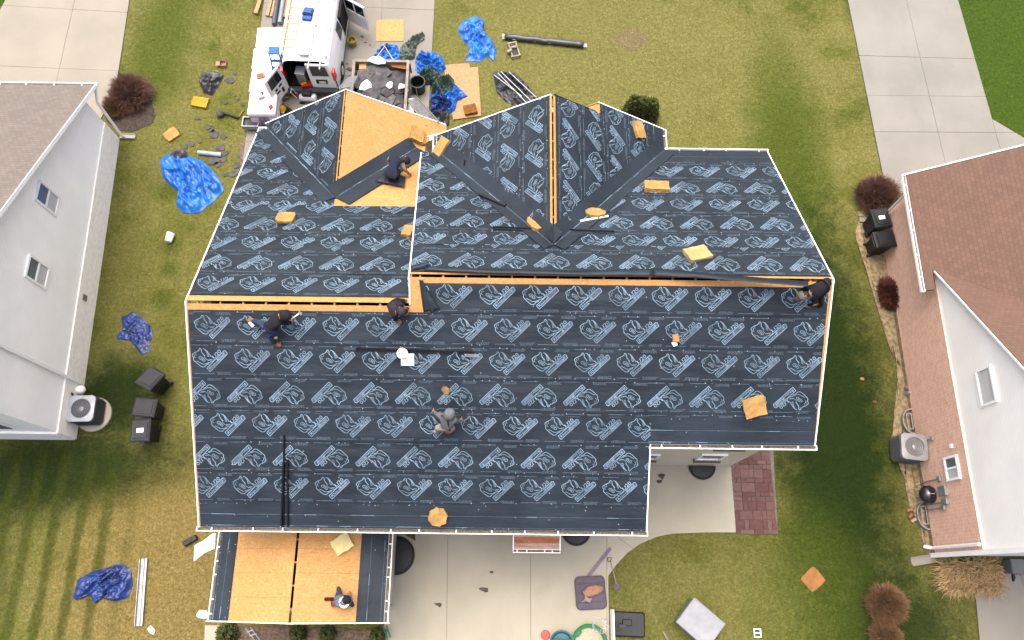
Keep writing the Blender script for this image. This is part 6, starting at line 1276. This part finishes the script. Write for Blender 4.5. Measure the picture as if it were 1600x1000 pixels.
# ================================================================ people
def cap_ring(c, ax, fw_, r, k): pass
def tube_world(mb, pts, r, seg=8): mb.tube(pts, r, seg)
CLOTH = {}
def cm(hexc, k=.8):
    if hexc not in CLOTH: CLOTH[hexc] = M('fabric_'+hexc.strip('#'), C(hexc, k), .9, var=.22, vs_=9, b=.5, bsc=14)
    return CLOTH[hexc]
HAIR = M('dark_hair', (.012, .009, .008), .7)
SKIN = M('skin', C('#c98f72', .8), .6, var=.08)
def person(label, pl, J, jacket, pants, boot, cap, capstyle='cap', sleeve=None, look=None):
    """J : joint -> (px, py, height above the surface)"""
    P = {k: RP(a, b, pl, h) for k, (a, b, h) in J.items()}
    P['head1'] = P['neck'].lerp(P['head'], .55); dh = (P['head']-P['neck']).normalized(); P['head2'] = P['head']+dh*.10
    fwd = Vector(look) if look else xyz(0, -1, 0); fwd = (fwd-dh*fwd.dot(dh)).normalized()
    for s in 'LR':
        d = (P['ft'+s]-P['kn'+s]).normalized(); toe = RP(*J['toe'+s][:2], pl, J['toe'+s][2]) if 'toe'+s in J else P['ft'+s]+xyz(fwd.x, fwd.y, 0)*.18
        P['toe'+s] = toe
    names = list(P); idx = {k: i for i, k in enumerate(names)}
    E = [('pelvis', 'waist'), ('waist', 'chest'), ('chest', 'neck'), ('neck', 'head1'), ('head1', 'head'), ('head', 'head2')]
    for s in 'LR': E += [('chest', 'sh'+s), ('sh'+s, 'el'+s), ('el'+s, 'ha'+s), ('pelvis', 'hip'+s), ('hip'+s, 'kn'+s), ('kn'+s, 'ft'+s), ('ft'+s, 'toe'+s)]
    rad = {'pelvis': .155, 'waist': .145, 'chest': .165, 'neck': .07, 'head1': .085, 'head': .105, 'head2': .075}
    for s in 'LR': rad.update({'sh'+s: .09, 'el'+s: .06, 'ha'+s: .038, 'hip'+s: .11, 'kn'+s: .078, 'ft'+s: .058, 'toe'+s: .048})
    me = bpy.data.meshes.new('sk'); me.from_pydata([tuple(P[k]) for k in names], [(idx[a], idx[b]) for a, b in E], []); ob = bpy.data.objects.new('sk', me); COL.objects.link(ob)
    md = ob.modifiers.new('s', 'SKIN'); md.use_smooth_shade = True
    for k in names: v = me.skin_vertices[0].data[idx[k]]; v.radius = (rad[k], rad[k]); v.use_root = k == 'pelvis'
    ob.modifiers.new('sub', 'SUBSURF').levels = 2
    dg = bpy.context.evaluated_depsgraph_get(); dg.update(); ev = ob.evaluated_get(dg); em = ev.to_mesh()
    mb = MB(); vs_ = [v.co.copy() for v in em.vertices]
    reg = {}
    segs = [(a, b, P[a], P[b]) for a, b in E]
    for pg in em.polygons:
        c = pg.center; best = min(segs, key=lambda s: ((c-(s[2]+(s[3]-s[2])*max(0, min(1, (c-s[2]).dot(s[3]-s[2])/max((s[3]-s[2]).length_squared, 1e-6))))).length))
        a, b = best[0], best[1]; t = (c-best[2]).dot(best[3]-best[2])/max((best[3]-best[2]).length_squared, 1e-6)
        mi = 0
        if b.startswith('kn') or b.startswith('ft') or (b.startswith('hip')) or (a == 'pelvis' and t < .35): mi = 1
        if b.startswith('toe') or (b.startswith('ft') and t > .78): mi = 2
        if b.startswith('head'): mi = 3 if (c-P['head']).dot(fwd) > .03 else 5
        if b == 'neck' or a == 'neck': mi = 0 if t < .8 else mi
        if a == 'chest' and b == 'neck' and t > .8: mi = 3
        if b.startswith('ha') and t > .8: mi = 3
        if b.startswith('ha') or b.startswith('el'): mi = mi if mi == 3 else 4
        reg[pg.index] = mi
    for pg in em.polygons: mb.f.append(tuple(pg.vertices)); mb.m.append(reg[pg.index])
    mb.v = [tuple(v) for v in vs_]
    ev.to_mesh_clear(); bpy.data.objects.remove(ob); bpy.data.meshes.remove(me)
    mb.mi = 3
    for s in 'LR':                                   # hands : palm wedge and five bent fingers
        w = P['ha'+s]; d = (w-P['el'+s]).normalized(); n = Vector((-pl[0], -pl[1], 1)).normalized(); sd2 = d.cross(n).normalized(); up_ = sd2.cross(d)
        mb.tube([w-d*.02, w+d*.04, w+d*.085], [.034, .042, .03], 8)
        for i in range(4):
            b0 = w+d*.075+sd2*(i-1.5)*.019; L = (.065, .075, .07, .055)[i]; mb.tube([b0, b0+d*L*.5-up_*.008, b0+d*L*.8-up_*.03], [.0095, .009, .007], 6)
        sg = 1 if s == 'L' else -1; b0 = w+d*.02+sd2*sg*.035; mb.tube([b0, b0+sd2*sg*.03+d*.03, b0+sd2*sg*.035+d*.06-up_*.01], [.012, .011, .008], 6)
    hc_ = P['head']; sdv = dh.cross(fwd).normalized()
    mb.tube([hc_+fwd*.095, hc_+fwd*.125-dh*.012], [.018, .012], 6)
    for s in (-1, 1): mb.tube([hc_+sdv*s*.095, hc_+sdv*s*.12], [.03, .02], 6)
    mb.mi = 2
    for s in (-1, 1): mb.tube([hc_+fwd*.094+sdv*s*.035+dh*.022, hc_+fwd*.103+sdv*s*.035+dh*.022], [.012, .008], 6)
    mb.tube([hc_+fwd*.088-dh*.06-sdv*.02, hc_+fwd*.088-dh*.06+sdv*.02], .007, 5)
    base = (P['ftL']+P['ftR'])/2; root = thing('person', label, 'person', base); 
    body = mb.build('body', [jacket, pants, boot, SKIN, sleeve or jacket, HAIR], root, smooth=True)
    # head wear
    mb = MB(); R = []
    rim = .02 if capstyle != 'hood' else -.09
    for k, z in ((1.0, rim), (1.03, .04), (.95, .09), (.7, .135), (.35, .155), (.02, .16)):
        R.append([hc_+dh*z+(fwd*math.cos(q*math.pi/8)+sdv*math.sin(q*math.pi/8))*(.118 if capstyle != 'hood' else .135)*k for q in range(16)])
    mb.loft(R); hd_ = mb.build('hood' if capstyle == 'hood' else 'cap', cap, root, smooth=True)
    if capstyle == 'cap':
        mb = MB(); A = [hc_+dh*.03+fwd*(.10+.085*math.sin(q*math.pi/8))+sdv*math.cos(q*math.pi/8)*.10-dh*.02*math.sin(q*math.pi/8) for q in range(9)]; mb.prism(A, tuple(-dh*.006), tuple(dh*.006)); mb.build('peak', cap, hd_)
    return root, P
def belt(root, P, mat, pouches, pl):
    c = P['pelvis'].lerp(P['waist'], .3); ax = (P['waist']-P['pelvis']).normalized(); a = ax.orthogonal().normalized(); b = ax.cross(a); mb = MB()
    mb.tube([c+(a*math.cos(q*.3927)+b*math.sin(q*.3927))*.168 for q in range(17)], .022, 6); bl_ = mb.build('tool_belt', mat, root)
    for px_, py_, h, m, s in pouches:
        p = RP(px_, py_, pl, h); mb = MB(); mb.box(p, (s, s*.7, s), .4, .015); mb.build('pouch', m, root)
def tool(name, label, cat, pl, pts, rads, mat, parts=()):
    a = RP(*pts[0][:2], pl, pts[0][2]); o = thing(name, label, cat, a); mb = MB(); mb.tube([RP(x, y, pl, h) for x, y, h in pts], rads, 8); mb.build('handle', mat, o)
    for nm, pp_, r, m in parts: mb = MB(); mb.tube([RP(x, y, pl, h) for x, y, h in pp_], r, 8); mb.build(nm, m, o)
    return o
DK = cm('#2c2a33'); JEAN = cm('#3d5674'); TAN = cm('#c08a52'); NAVY = cm('#24304e'); CAMO = cm('#8b8a76')
# 1 man in navy vest kneeling in the left valley
r_, P_ = person('person in dark blue vest with tan sleeves kneeling in the left valley', NL, dict(pelvis=(611, 272, .52), waist=(614, 262, .62), chest=(619, 251, .66), neck=(626, 248, .66), head=(633, 250, .64), shL=(612, 246, .62), elL=(607, 250, .4), haL=(610, 262, .12), shR=(628, 254, .62), elR=(632, 265, .4), haR=(639, 271, .16), hipL=(606, 272, .48), knL=(606, 262, .12), ftL=(602, 281, .10), toeL=(603, 288, .05), hipR=(617, 275, .48), knR=(622, 266, .12), ftR=(623, 284, .10), toeR=(624, 290, .05)), NAVY, cm('#2f3148'), cm('#2a2630'), DK, 'cap', cm('#c9ab8c'), (1, .1, -.3))
# 2 man in black hoodie stretched along the ridge
r_, P_ = person('person in black hoodie and jeans crouching below the left ridge with a hammer', SP, dict(pelvis=(421, 514, .50), waist=(426, 506, .58), chest=(433, 498, .60), neck=(439, 494, .62), head=(445, 493, .62), shL=(432, 490, .6), elL=(444, 487, .45), haL=(455, 495, .32), shR=(439, 503, .56), elR=(448, 505, .35), haR=(455, 503, .10), hipL=(416, 511, .46), knL=(404, 503, .28), ftL=(394, 501, .10), toeL=(390, 497, .05), hipR=(425, 520, .45), knR=(424, 528, .40), ftR=(430, 537, .10), toeR=(440, 541, .04)), DK, cm('#39506e'), TAN, DK, 'hood', None, (1, -.2, -.3))
belt(r_, P_, NAVY, [(425, 523, .5, cm('#1f3a7a'), .16), (416, 516, .55, cm('#d9a63a'), .09), (413, 510, .5, cm('#4f9cc8'), .1), (431, 528, .45, cm('#d9b052'), .08)], SP)
tool('hammer', 'pale grey hammer held by the man in the black hoodie', 'hammer', SP, [(455, 499, .34), (463, 493, .30), (469, 489, .28)], [.02, .018, .02], ALU, [('head', [(467, 487, .3), (471, 492, .28)], .028, STEEL)])
tool('glue_gun', 'white tube with yellow grip lying left of the man in the black hoodie', 'tool', SP, [(388, 499, .06), (392, 501, .06)], [.06, .05], cm('#d8a74a'), [('tube', [(390, 503, .06), (396, 510, .06)], .045, WHITE), ('hose', [(376, 502, .05), (388, 501, .05)], .014, BLACKP)])
# 3 man in plum hoodie at the step
r_, P_ = person('person in plum hoodie kneeling at the white step on the ridge', SP, dict(pelvis=(614, 474, .55), waist=(614, 479, .62), chest=(616, 485, .66), neck=(620, 487, .68), head=(624, 487, .70), shL=(619, 479, .64), elL=(627, 475, .45), haL=(629, 482, .30), shR=(614, 492, .60), elR=(622, 494, .40), haR=(632, 491, .25), hipL=(618, 471, .50), knL=(627, 471, .25), ftL=(631, 470, .10), toeL=(637, 470, .05), hipR=(612, 478, .46), knR=(616, 492, .35), ftR=(619, 501, .10), toeR=(628, 505, .05)), cm('#453b47'), cm('#2b2a36'), TAN, cm('#4d424e'), 'cap', None, (1, .15, -.4))
tool('nail_gun', 'black nail gun in the hands of the man in plum', 'tool', SP, [(633, 491, .26), (636, 484, .26), (638, 480, .24)], [.03, .045, .03], BLACKP, [('magazine', [(630, 488, .2), (636, 488, .18)], .025, RC)])
# 4 man in black at the right rake
r_, P_ = person('person in black with camouflage cap bent over at the right ridge end', SP, dict(pelvis=(1288, 446, .58), waist=(1282, 450, .68), chest=(1273, 456, .70), neck=(1264, 459, .70), head=(1257, 461, .68), shL=(1268, 449, .66), elL=(1255, 452, .45), haL=(1246, 465, .16), shR=(1272, 465, .62), elR=(1270, 473, .40), haR=(1263, 478, .18), hipL=(1288, 441, .52), knL=(1294, 438, .30), ftL=(1296, 446, .10), toeL=(1290, 449, .05), hipR=(1288, 453, .50), knR=(1282, 464, .42), ftR=(1284, 476, .10), toeR=(1277, 480, .05)), cm('#1f1f28'), cm('#22222a'), cm('#2e2424'), CAMO, 'cap', None, (-1, -.3, -.4))
belt(r_, P_, BLACKP, [(1266, 471, .5, cm('#2f8ad0'), .11)], SP)
tool('pry_bar', 'pale wooden handled tool in the hand of the man in black', 'tool', SP, [(1255, 479, .16), (1266, 477, .17), (1276, 476, .16)], [.014, .02, .016], WOOD, [('head', [(1276, 476, .16), (1280, 474, .14)], .024, RC)])
# 5 man in grey hoodie on the middle of the rear slope
r_, P_ = person('person in grey hoodie and cream trousers bending over on the rear slope', SP, dict(pelvis=(697, 666, .55), waist=(699, 661, .66), chest=(700, 655, .74), neck=(701, 651, .78), head=(702, 648, .78), shL=(690, 650, .70), elL=(682, 647, .50), haL=(678, 643, .30), shR=(710, 656, .68), elR=(716, 659, .45), haR=(720, 656, .25), hipL=(692, 668, .50), knL=(683, 668, .38), ftL=(684, 674, .10), toeL=(678, 675, .05), hipR=(702, 668, .50), knR=(708, 668, .36), ftR=(702, 675, .10), toeR=(704, 670, .05)), cm('#87878f'), cm('#d9d0bc'), cm('#d8c8ae'), cm('#8f949a'), 'hood', None, (0, 1, -.6))
mb = MB(); mb.tube([P_['shL']+xyz(0, 0, .10), P_['chest']+xyz(0, -.05, .17), P_['hipR']+xyz(.02, -.1, .08)], .022, 6); mb.build('harness_strap', cm('#4a4636'), r_)
tool('nail_gun', 'red nail gun beside the feet of the man in grey', 'tool', SP, [(696, 675, .08), (703, 676, .08)], [.05, .05], RC, [('grip', [(700, 676, .08), (702, 671, .08)], .025, WOOD)])
# 6 man on the sunroom roof
r_, P_ = person('person in blue grey hoodie and jeans squatting on the sunroom roof', PR, dict(pelvis=(530, 935, .42), waist=(532, 939, .56), chest=(535, 942, .70), neck=(538, 941, .76), head=(540, 939, .80), shL=(529, 944, .68), elL=(523, 943, .45), haL=(522, 941, .22), shR=(543, 944, .66), elR=(548, 938, .45), haR=(547, 929, .30), hipL=(529, 932, .38), knL=(530, 924, .34), ftL=(529, 920, .10), toeL=(528, 917, .05), hipR=(538, 936, .38), knR=(548, 941, .36), ftR=(550, 946, .10), toeR=(553, 945, .05)), cm('#7d8c9e'), JEAN, cm('#7a4a34'), cm('#26242e'), 'cap', None, (.4, 1, -.6))
mb = MB(); mb.tube([P_['neck']+(xyz(math.cos(q*.52)*.12, math.sin(q*.52)*.12, .02)) for q in range(13)], .03, 6); mb.build('collar', WHITE, r_)
tool('nail_gun', 'red and black nail gun beside the man on the sunroom roof', 'tool', PR, [(521, 947, .08), (520, 940, .10)], [.06, .06], RC, [('magazine', [(507, 936, .06), (521, 936, .07)], .045, cm('#4a2c22'))])
